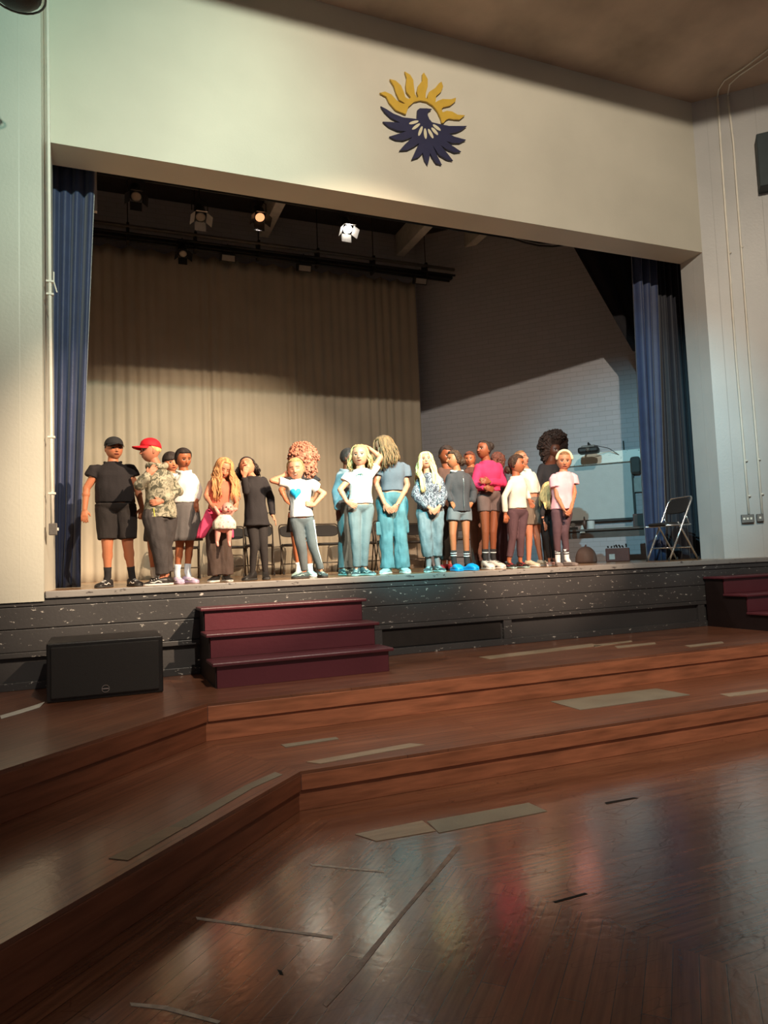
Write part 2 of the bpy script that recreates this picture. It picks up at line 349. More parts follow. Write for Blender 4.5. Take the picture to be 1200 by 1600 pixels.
# ------------------------------------------------------------------ curtains
def sheet(name,m,x0,x1,Y,z0,z1,pleat,amp,taper=None,scallop=0,wob=.3,nz=44,lab=None,cat=None,foot=0,seed=0,grp=None):
    """pleated cloth hung in real folds; taper(t)->(x0,x1) for t 0 bottom..1 top"""
    rnd=random.Random(seed); nx=int((x1-x0)/.018)+2; vs=[];fs=[]
    ph=[rnd.uniform(0,6.28) for _ in range(4)]
    for j in range(nz+1):
        t=j/nz; xa,xb=(taper(t) if taper else (x0,x1))
        for i in range(nx+1):
            u=i/nx; s=u*(x1-x0)/pleat
            a=amp*(1-.25*t)*(1+.35*math.sin(s*.7+ph[0]))
            y=Y+a*math.sin(2*PI*s+wob*math.sin(s*1.3+ph[1])*2+.25*math.sin(t*3+s))+.3*a*math.sin(4.7*s+ph[2]+t*.6)
            x=xa+(xb-xa)*u+ .25*a*math.cos(2*PI*s)
            ztop=z1-scallop*abs(math.sin(PI*s*.5))
            z=z0+(ztop-z0)*t
            if foot and t<.12: 
                kk=(1-t/.12); x+=foot*kk*math.sin(9*u+seed); y-=abs(foot)*.8*kk*(.5+.5*math.sin(13*u))
            vs.append((x,y,z))
    for j in range(nz):
        for i in range(nx): a=j*(nx+1)+i; fs.append((a,a+1,a+nx+2,a+nx+1))
    me=bpy.data.meshes.new(name); me.from_pydata(vs,[],fs); me.polygons.foreach_set('use_smooth',[True]*len(fs))
    o=bpy.data.objects.new(name,me); COL.objects.link(o); me.materials.append(m)
    sd=o.modifiers.new('s','SOLIDIFY'); sd.thickness=.004
    if lab: tag(o,lab,cat,grp)
    return o
backm=mat('beige_backdrop_cloth',(.45,.385,.30),.85,var=.06,scale=2,bump=.1,bscale=90)
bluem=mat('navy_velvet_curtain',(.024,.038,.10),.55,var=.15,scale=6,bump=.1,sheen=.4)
blackm=mat('black_drape_cloth',(.015,.013,.016),.85,var=.1)
xe=at(668,890,5.3).x
sheet('backdrop_curtain',backm,-3.6,xe,5.3,.0,5.46,.17,.017,scallop=.07,nz=30,lab='wide beige pleated backdrop curtain hanging across the back of the stage',cat='curtain',seed=3)
def tl(t):
    y=lerp(918,262,t); return (XL-.1, at(lerp(121,148,min(1,t*1.15)),y,1.15).x)
sheet('stage_curtain',bluem,-2.95,-2.45,1.15,.004,4.9,.125,.045,taper=tl,lab='navy blue stage curtain gathered at the left side of the opening',cat='curtain',seed=5,foot=.02)
xa,xb=at(1008,878,1.35).x,at(985,405,1.35).x
xm0,xm1=at(1036,878,1.35).x,at(1022,405,1.35).x
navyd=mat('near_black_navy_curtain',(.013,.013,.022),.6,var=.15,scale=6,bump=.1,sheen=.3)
sheet('stage_curtain',bluem,xa,xm0,1.30,.004,4.9,.115,.045,taper=lambda t:(lerp(xa,xb,t),lerp(xm0,xm1,t)),lab='navy blue leading edge of the stage curtain at the right side of the opening',cat='curtain',seed=8,foot=.02)
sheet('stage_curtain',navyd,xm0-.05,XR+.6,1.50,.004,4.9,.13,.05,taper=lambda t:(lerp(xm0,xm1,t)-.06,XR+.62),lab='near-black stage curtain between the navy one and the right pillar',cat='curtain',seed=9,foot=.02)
# black leg drape with slanting edge
Yd=2.1
q=[at(890,375,Yd),at(1000,375,Yd),at(1002,560,Yd),at(990,548,Yd)]
mb=MB(); 
n=14; vs=[];fs=[]
for j in range(n+1):
    t=j/n; l=q[0].lerp(q[3],t); r=q[1].lerp(q[2],t)+V((.5,0,0)); l.z+=(1-t)*.0
    for i in range(25): u=i/24; p=l.lerp(r,u); p.y+=.025*math.sin(u*26+t); vs.append(p)
for j in range(n):
    for i in range(24): a=j*25+i; fs.append((a,a+1,a+26,a+25))
mb.add(vs,fs); o=mb.build('border_drape',blackm,smooth=True); md=o.modifiers.new('s','SOLIDIFY'); md.thickness=.006
tag(o,'black drape with a slanting edge hanging above right beside the blue curtain','drape')

# ------------------------------------------------------------------ rigging
metal_d=mat('black_steel',(.025,.024,.024),.5,metal=.3,var=.1)
metal_g=mat('dull_grey_pipe',(.16,.15,.14),.5,metal=.4,var=.15)
chrome=mat('silver_tube',(.72,.71,.70),.22,metal=.9,var=.05,bump=.02)
whitep=mat('white_conduit_plastic',(.85,.82,.73),.45,var=.05,bump=.03)
za=at(430,400,4.95).z; a=at(150,356,4.95); b=at(710,430,4.95)
rig=thing('lighting_bar','long dark lighting bar with cable trunking in front of the beige backdrop','lighting bar',(a.x,4.95,0))
zz=(a.z+b.z)/2
MB().tube([(-3.9,4.95,zz+.10),(b.x,4.95,zz+.10)],.03,10).build('pipe',metal_g,rig,smooth=True)
MB().box((-3.9,5.02,zz-.05),(b.x,5.10,zz+.03)).build('trunking',metal_d,rig,bevel=.005)
MB().tube([(-3.9,4.98,zz-.12),(b.x-.1,4.98,zz-.12)],.022,10).build('curtain_track',metal_d,rig,smooth=True)
MB().tube([(-3.9,4.93,zz-.02),(b.x,4.93,zz-.02)],.02,8).build('cable',metal_d,rig,smooth=True)
for k in range(7):
    x=-3+k*1.05; MB().box((x-.02,4.93,zz-.14),(x+.02,5.12,zz+.16)).build('bracket',metal_d,rig)
    MB().tube([(x,4.98,zz+.1),(x,4.98,6.55)],.008,6).build('hanger',metal_d,rig)
def lantern(px,py,Y,label,kind,zb,power=0):
    p=at(px,py,Y); t=thing('stage_lantern',label,'stage light',p,None)
    dn=V((0,-.55,-.83)).normalized()
    if kind=='flood':
        MB().obox(p,(.13,0,0),(0,.05,.02),(0,-.025,.06)).build('housing',metal_d,t,bevel=.012)
        MB().obox(p+V((0,-.055,-.025)),(.105,0,0),(0,.005,.002),(0,-.018,.042)).build('lens',mat('dull_lens_glass',(.35,.32,.28),.25),t,bevel=.004)
    else:
        s=(-dn).orthogonal().normalized(); Lb=.13
        MB().tube([p-dn*Lb,p-dn*.06,p+dn*.02,p+dn*Lb],[.04,.07,.075,.08],14).build('housing',metal_d,t,smooth=True)
        m=MATS.get('lit_lens_'+kind) or (glow('lit_lens_'+kind,(1,.93,.82) if kind=='bright' else (1,.45,.2),28 if kind=='bright' else 1.2) if kind in('bright','ember') else mat('dull_lens_glass',(.35,.32,.28),.25))
        MB().ball(p+dn*(Lb+.004),(.062,.062,.012),14,6,ax=(s,dn.cross(s),dn)).build('lens',m,t,smooth=True)
        sd=V((1,0,0)); fr=dn.cross(sd).normalized()
        for sg,axx,ayy in ((1,sd,fr),(-1,sd,fr),(1,fr,sd),(-1,fr,sd)):
            c=p+dn*(Lb+.05)+axx*sg*.105; MB().obox(c,(axx*sg*.035+dn*.05)*.9,ayy*.07,(dn*.035-axx*sg*.05).normalized()*.002).build('barn_door',mat('pale_lit_barn_door',(.5,.48,.46),.5) if kind in('bright','square') else metal_d,t)
    MB().tube([p+V((-.1,0,0)),p+V((-.1,0,.12)),p+V((0,0,.17)),p+V((.1,0,.12)),p+V((.1,0,0))],.007,6).build('yoke',metal_d,t)
    MB().tube([p+V((0,0,.16)),V((p.x,Y,zb))],.009,6).build('clamp',metal_d,t)
    return t
lantern(285,389,4.9,'black spot lamp third down the rear bar, tilted, nearest the left curtain','spot',zz)
lantern(356,403,4.9,'small floodlight on the rear bar, left of the two pale-lensed floods','flood',zz)
lantern(475,419,4.9,'small floodlight in the middle of the rear bar, below the bright lamp','flood',zz)
lantern(656,439,4.9,'small dark floodlight at the right end of the rear bar','flood',zz)
# front bar
Yb=2.4; a=at(225,310,Yb); b=at(800,385,Yb); zf=at(540,338,Yb).z+.06
rig2=thing('lighting_bar','thin double bar with cables just behind the lintel holding the lit lamp','lighting bar',(a.x,Yb,0))
for dz in (0,.09): MB().tube([(-3.9,Yb,zf+dz),(b.x,Yb,zf+dz)],.017,8).build('pipe',metal_d,rig2,smooth=True)
c0=V((b.x,Yb,zf)); cv=[c0]+[c0.lerp(at(905,378,Yb-.4),t)+V((0,0,-.10*math.sin(PI*t))) for t in (.2,.4,.6,.8,1)]
for dz in (0,.05): MB().tube([p+V((0,0,dz)) for p in cv],.014,6).build('cable',metal_d,rig2,smooth=True)
for x in (-2.2,-.6,1.1,2.3): MB().tube([(x,Yb,zf),(x,Yb,6.55)],.012,6).build('hanger',metal_d,rig2)
lantern(540,350,Yb,'stage lamp shining bright white behind the lintel','bright',zf)
lantern(404,331,Yb,'stage lamp glowing faint orange left of the bright lamp','ember',zf)
lantern(312,330,Yb,'unlit square stage lamp with pale flaps near the left end of the front bar','square',zf)
lantern(212,298,Yb,'dark unlit stage lamp nearest the left curtain on the front bar','spot',zf)
p=at(540,352,Yb)
spot('lamp_light',p+V((0,-.16,-.24)),(1.2,1.2,0),210,(1,.9,.84),100,.9,.05)
spot('ember_light',at(404,331,Yb)+V((0,.0,-.25)),(-1.2,3.6,0),110,(1,.88,.80),120,.9,.05)
# pale pole by left curtain
a=at(148,262,1.5); MB().box((a.x-.02,1.48,4.1),(a.x+.02,1.54,6.56)).build('hanging_pole',bm_); tag(bpy.data.objects['hanging_pole'],'short pale pole hanging beside the top of the left blue curtain','pole')
# dark round lamp at top left
p=at(26,-14,-1.2); t=thing('ceiling_lamp','round dark lamp at the ceiling in the top left corner','lamp',p)
MB().ball(p,(.17,.17,.09),20,10).build('lamp_shade',metal_d,t,smooth=True)
MB().tube([p+V((.19*math.cos(k*PI/12),.19*math.sin(k*PI/12),-.02)) for k in range(25)],.008,6).build('rim',metal_g,t)
MB().tube([p,p+V((0,0,HC-p.z))],.012,6).build('rod',metal_d,t)
# conduits
wp=V((XR,S,0)); wn=V((1,1,0)).normalized()
def wallpt(px,py,off=.025): return atp(px,py,wp-wn*off,wn)
def conduit(pts,label,r=.014,clips=()):
    t=thing('conduit',label,'conduit',pts[0]); MB().tube(pts,r,8).build('pipe',whitep,t,smooth=True)
    for c in clips: MB().ball(c,(.022,.022,.014),10,6).build('clip',whitep,t)
    return t
conduit([wallpt(1121,152),wallpt(1126,220),wallpt(1138,390),wallpt(1150,560),wallpt(1162,700),wallpt(1170,803)],'white conduit pipe down the right wall, left of the pair, ending at the wide socket',clips=[wallpt(1140,395),wallpt(1166,720),wallpt(1171,775)])
conduit([wallpt(1137,150),wallpt(1146,222),wallpt(1158,385),wallpt(1171,560),wallpt(1183,700),wallpt(1191,803)],'white conduit pipe down the right wall, right of the pair, ending at the small socket',clips=[wallpt(1159,386),wallpt(1186,718),wallpt(1191,772)])
zc=HC-.02
conduit([wallpt(1121,152),atz(1123,140,zc),atz(1132,126,zc),atz(1160,108,zc),atz(1215,66,zc)],'upper thin cable running along the ceiling in the top right corner',r=.009)
conduit([wallpt(1137,150),atz(1140,132,zc),atz(1155,118,zc),atz(1215,78,zc)],'lower thin cable running along the ceiling in the top right corner',r=.009)
blackpl=mat('dark_socket_plate',(.06,.06,.07),.4)
def socket(px0,py0,px1,py1,label,holes):
    c=wallpt((px0+px1)/2,(py0+py1)/2,.03); wd=(wallpt(px1,(py0+py1)/2,.03)-wallpt(px0,(py0+py1)/2,.03)).length/2; ht=(wallpt(px0,py0,.03)-wallpt(px0,py1,.03)).length/2
    t=thing('wall_socket',label,'socket',c); MB().obox(c,D45*wd,wn*.028,(0,0,ht)).build('back_box',blackpl,t,bevel=.004)
    MB().obox(c-wn*.03,D45*wd*.94,wn*.004,(0,0,ht*.94)).build('face_plate',metal_g,t,bevel=.002)
    for hx in holes: MB().obox(c-wn*.036+D45*wd*hx,D45*.012,wn*.003,(0,0,.014)).build('switch',whitep,t)
socket(1158,804,1178,817,'dark double socket on the right wall, the wider one on the left',(-.55,0,.55))
socket(1182,803,1193,815,'dark single switch on the right wall, right of the double socket',(0,))
mb=MB().obox(wallpt(1215,250,.12),D45*.24,wn*.12,(0,0,.36)); tag(mb.build('wall_speaker',mat('dark_teal_box',(.03,.045,.05),.6),bevel=.01),'dark box mounted on the right wall at the picture edge below the ceiling','speaker')
# left conduit with switch
Yc=.02; xe_=at(80.5,500,Yc).x
def lp(px,py): return at(px,py,Yc)
t=thing('conduit','white conduit running down the edge of the left pillar to a grey switch box','conduit',(XL,Yc,0))
MB().tube([at(74,-20,Yc),at(76,200,Yc),at(78,450,Yc),at(80,700,Yc),at(82,822,Yc)],.015,8).build('pipe',whitep,t,smooth=True)
for py in (440,460,683,771): MB().obox(at(78+(py-440)*.01,py,Yc-.0),(.03,0,0),(0,.02,0),(0,0,.008)).build('clip',whitep,t)
MB().tube([at(84,425,Yc-.01),at(84,440,Yc-.01),at(89,457,Yc-.02)],.006,6).build('cable_tie',whitep,t)
c=at(83,827,Yc-.02); t2=thing('switch_box','small grey switch box at the bottom of the left conduit beside the blue curtain','switch',c)
MB().obox(c,(.032,0,0),(0,.03,0),(0,0,.05)).build('housing',metal_g,t2,bevel=.005); MB().obox(c+V((.036,-.005,.0)),(.008,0,0),(0,.01,0),(0,0,.012)).build('toggle',whitep,t2)

# ------------------------------------------------------------------ emblem on the lintel
Ye=S-.035
def E(x,y,Y=Ye): return at(560+x/6,90+y/6,Y)
gold=mat('gold_painted_board',(.62,.40,.055),.5,var=.06); navy=mat('navy_painted_board',(.028,.030,.075),.5,var=.08); cream=mat('cream_painted_board',(.70,.66,.48),.5,var=.04)
emb=thing('emblem','navy bird under a golden sun, painted emblem on the wall above the stage','emblem',E(620,600))
sun=[(430,525),(350,490),(290,420),(265,365),(200,330),(250,318),(310,345),(360,400),(410,430),(440,430),(385,395),(355,330),(335,265),(295,200),(350,215),(400,260),(425,320),(440,370),(472,388),(492,372),(452,320),(445,260),(455,190),(435,130),(485,160),(515,210),(522,280),(530,340),(550,376),(562,366),(548,320),(560,265),(600,215),(600,155),(615,140),(650,200),(650,270),(632,330),(630,375),(648,386),(648,360),(665,320),(720,285),(755,240),(780,225),(795,270),(775,320),(730,360),(722,420),(745,405),(790,388),(870,390),(915,375),(910,410),(860,450),(800,462),(782,478),(790,512),(830,498),(880,505),(930,535),(1000,540),(950,580),(900,577),(850,570),(820,585),(800,612),(785,612),(775,570),(745,505),(700,450),(640,412),(580,400),(520,415),(470,460),(445,530)]
MB().prism([E(*p) for p in sun],(0,.022,0)).build('sun',gold,emb,bevel=0)
bird=[(210,455),(260,480),(330,525),(420,560),(550,575),(555,490),(575,475),(640,475),(690,482),(655,505),(650,540),(665,575),(690,605),(750,620),(850,640),(1018,640),(975,675),(920,700),(850,712),(900,740),(1010,770),(950,800),(880,800),(825,782),(880,825),(965,882),(900,890),(830,860),(770,820),(820,880),(888,965),(830,955),(760,915),(695,820),(740,920),(783,1005),(730,990),(690,930),(672,890),(665,950),(650,1005),(622,960),(603,890),(590,908),(560,935),(500,955),(530,890),(572,800),(520,835),(460,865),(385,870),(430,820),(505,745),(420,775),(350,770),(290,740),(370,715),(450,690),(370,685),(290,650),(230,600),(300,602),(390,610),(300,560),(250,510)]
MB().prism([E(*p) for p in bird],(0,.022,0)).build('bird',navy,emb)
mb=MB()
for x,y,ang,l in ((520,607,195,46),(541,646,217,46),(582,688,250,48),(628,712,276,50),(678,712,-62,50),(716,690,-48,46),(735,655,-38,46)):
    a=math.radians(-ang); pts=[]
    for k in range(14):
        th=2*PI*k/14; u=l*math.cos(th); v_=14*math.sin(th); pts.append(E(x+u*math.cos(a)-v_*math.sin(a),y+u*math.sin(a)+v_*math.cos(a),Ye-.004))
    mb=MB(); mb.prism(pts,(0,.006,0)); mb.build('petal',cream,emb)

# ------------------------------------------------------------------ steps
maroon=paint('maroon_step_paint',(.125,.028,.040),.35,chip=(.45,.2,.2),stain=.25,chipamt=.66)
maroon_shade=mat('maroon_side_painted_shade',(.018,.010,.010),.5)  # step sides coloured near black: their shadow is painted in
def steps(x0,x1,label,dx=0):
    t=thing('portable_steps',label,'steps',(x0,-.9,Z1))
    hs=[-.235,-.42,-.605]; ys=[-.30,-.61,-.92]; hs=[-.20,-.40,-.60]
    for i,(h,y) in enumerate(zip(hs,ys)):
        xa,xb=x0,x1
        lo=Z1 if i==2 else hs[i+1]
        yb=-.02 if i==0 else ys[i-1]
        MB().box((xa+.01,y,lo-.0),(xb-.01,y+.02,h-.028)).build('riser',maroon,t,bevel=.003)
        MB().box((xa-.03,y-.035,h-.028),(xb+.03,yb,h)).build('tread',maroon,t,bevel=.008)
    for x in (x0,x1-.022):
        pr=[(x,-.02,Z1),(x,ys[2]+.02,Z1),(x,ys[2]+.02,hs[2]-.028),(x,ys[1]+.02,hs[2]-.028),(x,ys[1]+.02,hs[1]-.028),(x,ys[0]+.02,hs[1]-.028),(x,ys[0]+.02,hs[0]-.028),(x,-.02,hs[0]-.028)]
        MB().prism(pr,(.022,0,0)).build('side_panel',maroon_shade,t)
    return t
xs0=atz(338,1077,Z1).x; xs1=atz(614,1050,Z1).x
steps(xs0,xs1,'maroon wooden three-step stairs against the stage front, left of centre')
xr0=atz(1197,986,Z1).x
steps(xr0,xr0+1.5,'maroon wooden three-step stairs at the right edge of the picture')
# ------------------------------------------------------------------ floor monitor speaker
a=atz(84,1102,Z1); b=atz(256,1082,Z1)
spk=thing('floor_speaker','large black loudspeaker box lying on its side on the top tier at left','speaker',(a.x,-.8,Z1))
yf=b.y; a=atz(84,1102,Z1); h=at(256,993,yf).z
xl_=at(72,1050,yf).x; grille=mat('black_speaker_grille',(.03,.027,.026),.7,var=.3,scale=300,bump=.4,bscale=300); cab=mat('black_speaker_cabinet',(.02,.018,.018),.45)
MB().box((xl_,yf+.02,Z1+.001),(b.x,yf+.62,h)).build('cabinet',cab,spk,bevel=.012)
MB().box((xl_+.03,yf,Z1+.03),(b.x-.03,yf+.025,h-.03)).build('grille',grille,spk,bevel=.008)
c=at(165,1076,yf-.004); MB().tube([c+V((.026*math.cos(k*PI/10),0,.026*math.sin(k*PI/10))) for k in range(21)],.003,6).build('badge',chrome,spk)
MB().box((c.x-.022,yf-.006,c.z-.004),(c.x+.022,yf-.001,c.z+.004)).build('badge_bar',chrome,spk)
# torn paper by the speaker
pm=mat('white_paper',(.7,.68,.62),.7); p=[atz(0,1119,Z1),atz(38,1108,Z1),atz(70,1099,Z1),atz(62,1106,Z1),atz(30,1116,Z1),atz(2,1124,Z1)]
mb=MB().prism([q+V((0,0,.002+.008*(i==2))) for i,q in enumerate(p)],(0,0,.002)); tag(mb.build('torn_paper',pm),'torn strip of white paper on the top tier left of the loudspeaker','paper')
# ------------------------------------------------------------------ patches let into the boards
pg=mat('grey_patch_board',(.27,.25,.19),.42,var=.12,scale=5); pl=mat('pale_patch_board',(.38,.30,.21),.35,var=.15,scale=6,stretch=(1,6,1)); tp=mat('worn_tape',(.62,.54,.47),.35,var=.3,scale=30)
def patch(q,z,m,label,name='floor_patch',cat='floor patch',h=.003):
    mb=MB().prism([atz(x,y,z)+V((0,0,.0003)) for x,y in q],(0,0,h)); return tag(mb.build(name,m),label,cat)
patch([(748,1027),(925,1006),(940,1009),(765,1030)],Z1,pl,'long pale board let into the top tier in front of the black vent panel')
patch([(925,1008),(986,1001),(988,1003),(930,1011)],Z1,pl,'short pale strip on the top tier at the end of the long pale board')
patch([(960,1010),(1023,1004),(1025,1006.5),(965,1013)],Z1,pl,'pale strip on the top tier right of the long pale board')
patch([(1070,1009),(1128,1002.5),(1131,1005),(1078,1011.5)],Z1,pl,'pale strip near the edge of the top tier in front of the right steps')
patch([(860,1096.5),(1025,1076),(1078,1086),(906,1109.5)],Z2,pg,'large grey rectangular patch in the middle tier at right')
patch([(1125,1085),(1196,1077),(1208,1080),(1140,1089)],Z2,pl,'pale strip on the middle tier at the right picture edge')
patch([(439,1164),(525,1152),(529,1155),(446,1168)],Z2,pg,'short grey strip on the middle tier just below the left steps')
patch([(478,1191),(640,1162),(664,1164),(500,1194)],Z2,pl,'long pale board along the middle tier edge right of the bend')
patch([(383,1228),(430,1207),(441,1211),(392,1233)],Z2,pg,'short grey strip on the middle tier beside the bend')
patch([(264,1293),(383,1228),(393,1233),(290,1294)],Z2,pg,'long grey strip following the angled edge of the middle tier')
patch([(170,1342),(262,1293),(288,1294),(200,1345)],Z2,pl,'pale strip following the angled edge of the middle tier, nearest the camera')
patch([(667,1284),(826,1255),(855,1268),(686,1302)],Z3,pg,'grey patch board in the pit floor at the foot of the lower riser')
patch([(555,1304),(660,1283),(681,1299),(588,1315)],Z3,pl,'pale patch board in the pit floor left of the grey patch board')
patch([(485,1350),(600,1361),(601,1364),(487,1353)],Z3,tp,'worn strip of tape across the bright reflection in the pit floor','tape_strip','tape',.0015)
patch([(306,1433),(520,1463),(519,1467),(308,1437)],Z3,tp,'long worn strip of tape at the left of the pit floor','tape_strip','tape',.0015)
patch([(712,1322),(720,1324),(630,1430),(560,1520),(510,1574),(505,1570),(560,1505),(640,1410)],Z3,mat('brown_tape_residue',(.36,.24,.18),.35,var=.3,scale=30),'long brown line of tape residue slanting through the pit floor','tape_strip','tape',.0015)
patch([(203,1567),(260,1572),(345,1596),(340,1600),(255,1578),(205,1572)],Z3,tp,'broken strip of tape at the bottom left of the pit floor','tape_strip','tape',.0015)
slot=mat('black_floor_slot',(.01,.008,.007),.8)
patch([(945,1254),(990,1246),(998,1247),(948,1257)],Z3,slot,'dark narrow slot in the pit floor right of the grey patch','floor_slot','slot',.001)
patch([(865,1409),(914,1395),(918,1397),(868,1411)],Z3,slot,'dark narrow slot in the pit floor below the red reflection','floor_slot','slot',.001)
patch([(433,1515),(440,1517),(443,1524),(437,1523)],Z3,slot,'small dark chip in the pit floor near the bottom left','floor_chip','chip',.001)

# ------------------------------------------------------------------ folding chairs
padm=mat('black_chair_padding',(.022,.018,.017),.6,var=.1)
def make_chair(label,fm,grp=None):
    t=thing('folding_chair',label,'chair',(0,0,0),grp); W=.22
    # faces -Y ; front feet at y=-.20, rise to back top at y=+.22
    def tb(pts,nm,r=.0115): return MB().tube(pts,r,10).build(nm,fm,t,smooth=True)
    top=[]
    for s in (-1,1): pass
    f=lambda s,z:V((s*W,-.20+.40*(z/.80),z))
    arc=[f(-1,0),f(-1,.4),f(-1,.72)]+[V((-W+.05-.05*math.cos(a),f(1,.72).y+.03*math.sin(a)*1.2,.72+.07*math.sin(a))) for a in (.4,.8,1.2,PI/2)]
    arc+= [V((-p.x,p.y,p.z)) for p in reversed(arc)]
    tb(arc,'front_frame')
    for s in (-1,1):
        w2=s*(W-.018); tb([(w2,.23,0),(w2,-.02,.46),(w2,-.03,.475)],'leg',.0105)
        tb([(s*(W-.01),-.21,.435),(s*(W-.01),.15,.44)],'seat_rail',.010)
        tb([(s*W,f(1,.56).y,.56),(s*(W-.012),.13,.44)],'link',.007)
        for yy,xx in ((-.20,W),(.23,W-.018)): MB().cap((s*xx,yy,.004),(s*xx,yy+.003,.03),.014,.014,8).build('foot',padm,t)
    tb([(-W,f(1,.16).y,.16),(W,f(1,.16).y,.16)],'crossbar',.008)
    tb([(-W+.02,.23-.25*.35,.16),(W-.02,.23-.25*.35,.16)],'crossbar',.008)
    def pad(c,w,h,ax,ay,th,nm):
        rings=[]
        for k,(s,o) in enumerate(((.93,-1),(1,-.5),(1,.5),(.93,1))):
            r=[]
            for i in range(40):
                a=2*PI*i/40; ca,sa=math.cos(a),math.sin(a); e=.55
                r.append(V(c)+V(ax)*(w*s*math.copysign(abs(ca)**e,ca))+V(ay)*(h*s*math.copysign(abs(sa)**e,sa))+V(ax).cross(V(ay))*th*o)
            rings.append(r)
        MB().loft(rings).build(nm,padm,t,smooth=False,bevel=.004)
    pad((0,-.02,.455),.205,.20,(1,0,0),(0,1,0),.018,'seat')
    d=V((0,.40,.80)).normalized(); pad(f(0,.68),.212,.105,(1,0,0),d,.012,'backrest')
    return t
def copytree(o,parent=None):
    c=o.copy(); COL.objects.link(c)
    if parent: c.parent=parent; c.matrix_parent_inverse=o.matrix_parent_inverse.copy()
    for ch in list(o.children): copytree(ch,c)
    return c
ch0=make_chair('silver-framed folding chair with black seat standing alone at the right end of the stage',chrome)
def place(c,loc,rz): c.location=loc; c.rotation_euler=(0,0,rz)
pF2=at(1050,876,.55); place(ch0,(4.62,.70,.002),-1.70); ch0.scale=(1.06,)*3
darkfr=mat('brown_black_chair_frame',(.06,.045,.035),.4,metal=.5)
row=[(288,4.2,'folding chair behind the grey skirt, leftmost of the row before the backdrop'),(364,4.6,'folding chair just behind the doll, before the backdrop'),(405,4.05,'folding chair behind the legs of the person in the black tunic'),(462,4.3,'folding chair behind the white tee with the blue heart'),(513,4.3,'folding chair with its whole backrest visible, left of the denim jacket'),(566,4.3,'folding chair hidden behind the person with a hand on the head'),(612,3.75,'folding chair behind the wide pale teal jeans'),(652,4.65,'folding chair between the teal jeans and the patterned sweatshirt')]
chb=make_chair(row[0][2],darkfr,'folding chairs in a row before the backdrop')
for i,(px,yc,lb) in enumerate(row):
    c=chb if i==0 else copytree(chb); c['label']=lb
    p=at(px,896,yc); place(c,(p.x,yc,.002),-.12+.08*math.sin(i*2.3))
c=copytree(chb); c['label']='folding chair in the dark behind the boy in the grey hoodie and shorts'; place(c,(at(712,885,3.6).x,3.6,.002),-.3)

# ------------------------------------------------------------------ right back corner of the stage
W0=V((xe+.0,5.4,0)); W0=WC; pn=V((1,1,0)).normalized()
def cw(px,py,off=.03): return atp(px,py,W0-pn*off,pn)
def wbox(px0,py0,px1,py1,off,th,nm,m,par=None,lab=None,cat=None,bevel=.005):
    a=cw(px0,py0,off); b=cw(px1,py1,off); c=(a+b)/2; hw=abs((b-a).dot(D45))/2; hh=abs(a.z-b.z)/2
    o=MB().obox(c,D45*hw,pn*th,(0,0,hh)).build(nm,m,par,bevel=bevel)
    if lab: tag(o,lab,cat)
    return o
screenm=mat('grey_projection_surface',(.50,.56,.57),.5,var=.03); stripm=paint('pale_roller_case',(.80,.90,.86),.4,chip=(.2,.35,.35),chipamt=.52)
wb=thing('whiteboard','large pale grey whiteboard on the stage right wall behind the pink tee','whiteboard',cw(935,770))
a=cw(880,816); b2=cw(987,716); hw=(b2-a).dot(D45)/2; 
c=(a+b2)/2; c.z=(cw(890,816).z+cw(890,724).z)/2; hh=(cw(890,724).z-cw(890,816).z)/2
MB().obox(c,D45*hw,pn*.012,(0,0,hh)).build('board',screenm,wb)
for s in (-1,1):
    MB().obox(c+V((0,0,s*hh)),D45*(hw+.03),pn*.022,(0,0,.022)).build('frame',metal_d,wb,bevel=.004)
    MB().obox(c+D45*s*hw,D45*.02,pn*.02,(0,0,hh)).build('frame',metal_d,wb,bevel=.004)
MB().obox(c-V((0,0,hh+.01))-pn*.05,D45*(hw*.9),pn*.04,(0,0,.01)).build('pen_tray',metal_d,wb)
rc=thing('screen_case','pale turquoise projector-screen case fixed on the wall above the whiteboard','screen case',cw(945,714))
c2=c.copy(); zt=cw(945,722,.05).z; zt2=cw(945,709,.05).z
MB().obox(V((c.x,c.y,(zt+zt2)/2+.0))-pn*.03+D45*.12,D45*(hw+.3),pn*.045,(0,0,(zt2-zt)/2+.03)).build('case',stripm,rc,bevel=.01)
for s in (-1,1): MB().obox(V((c.x,c.y,(zt+zt2)/2))-pn*.03+D45*(.12+s*(hw+.3)),D45*.01,pn*.05,(0,0,(zt2-zt)/2+.035)).build('end_cap',metal_g,rc)
# projector on arm
pp=atp(920,704,W0-pn*.55,pn); t=thing('projector','black projector on a wall arm above the whiteboard','projector',pp)
MB().obox(pp,D45*.17,pn*.13,(0,0,.05)).build('housing',metal_d,t,bevel=.03)
MB().obox(pp+V((0,0,.06)),D45*.11,pn*.09,(0,0,.02)).build('top_cover',metal_g,t,bevel=.012)
MB().tube([pp-pn*.13,pp-pn*.16],.035,14).build('lens',metal_g,t,smooth=True)
MB().tube([pp+V((0,0,.07)),pp+V((0,0,.13)),pp+V((0,0,.13))+pn*.5],.014,8).build('arm',metal_d,t,smooth=True)
MB().tube([pp+V((0,0,.08))+D45*.1,pp+V((0,0,.05))+D45*.3+pn*.3,pp+V((0,0,-.1))+D45*.5+pn*.5],.006,6).build('cable',metal_d,t)
wbox(973,689,976,705,.03,.03,'wall_bracket',metal_d,lab='short dark upright bracket on the wall above the screen case',cat='bracket')
p=cw(993,727,.08); t=thing('wall_loudspeaker','dark oval loudspeaker on the wall right of the whiteboard','speaker',p)
MB().obox(p,D45*.085,pn*.07,(0,0,.15)).build('cabinet',metal_g,t,bevel=.05,bseg=4); MB().obox(p-pn*.07,D45*.065,pn*.004,(0,0,.125)).build('grille',metal_d,t,bevel=.03)
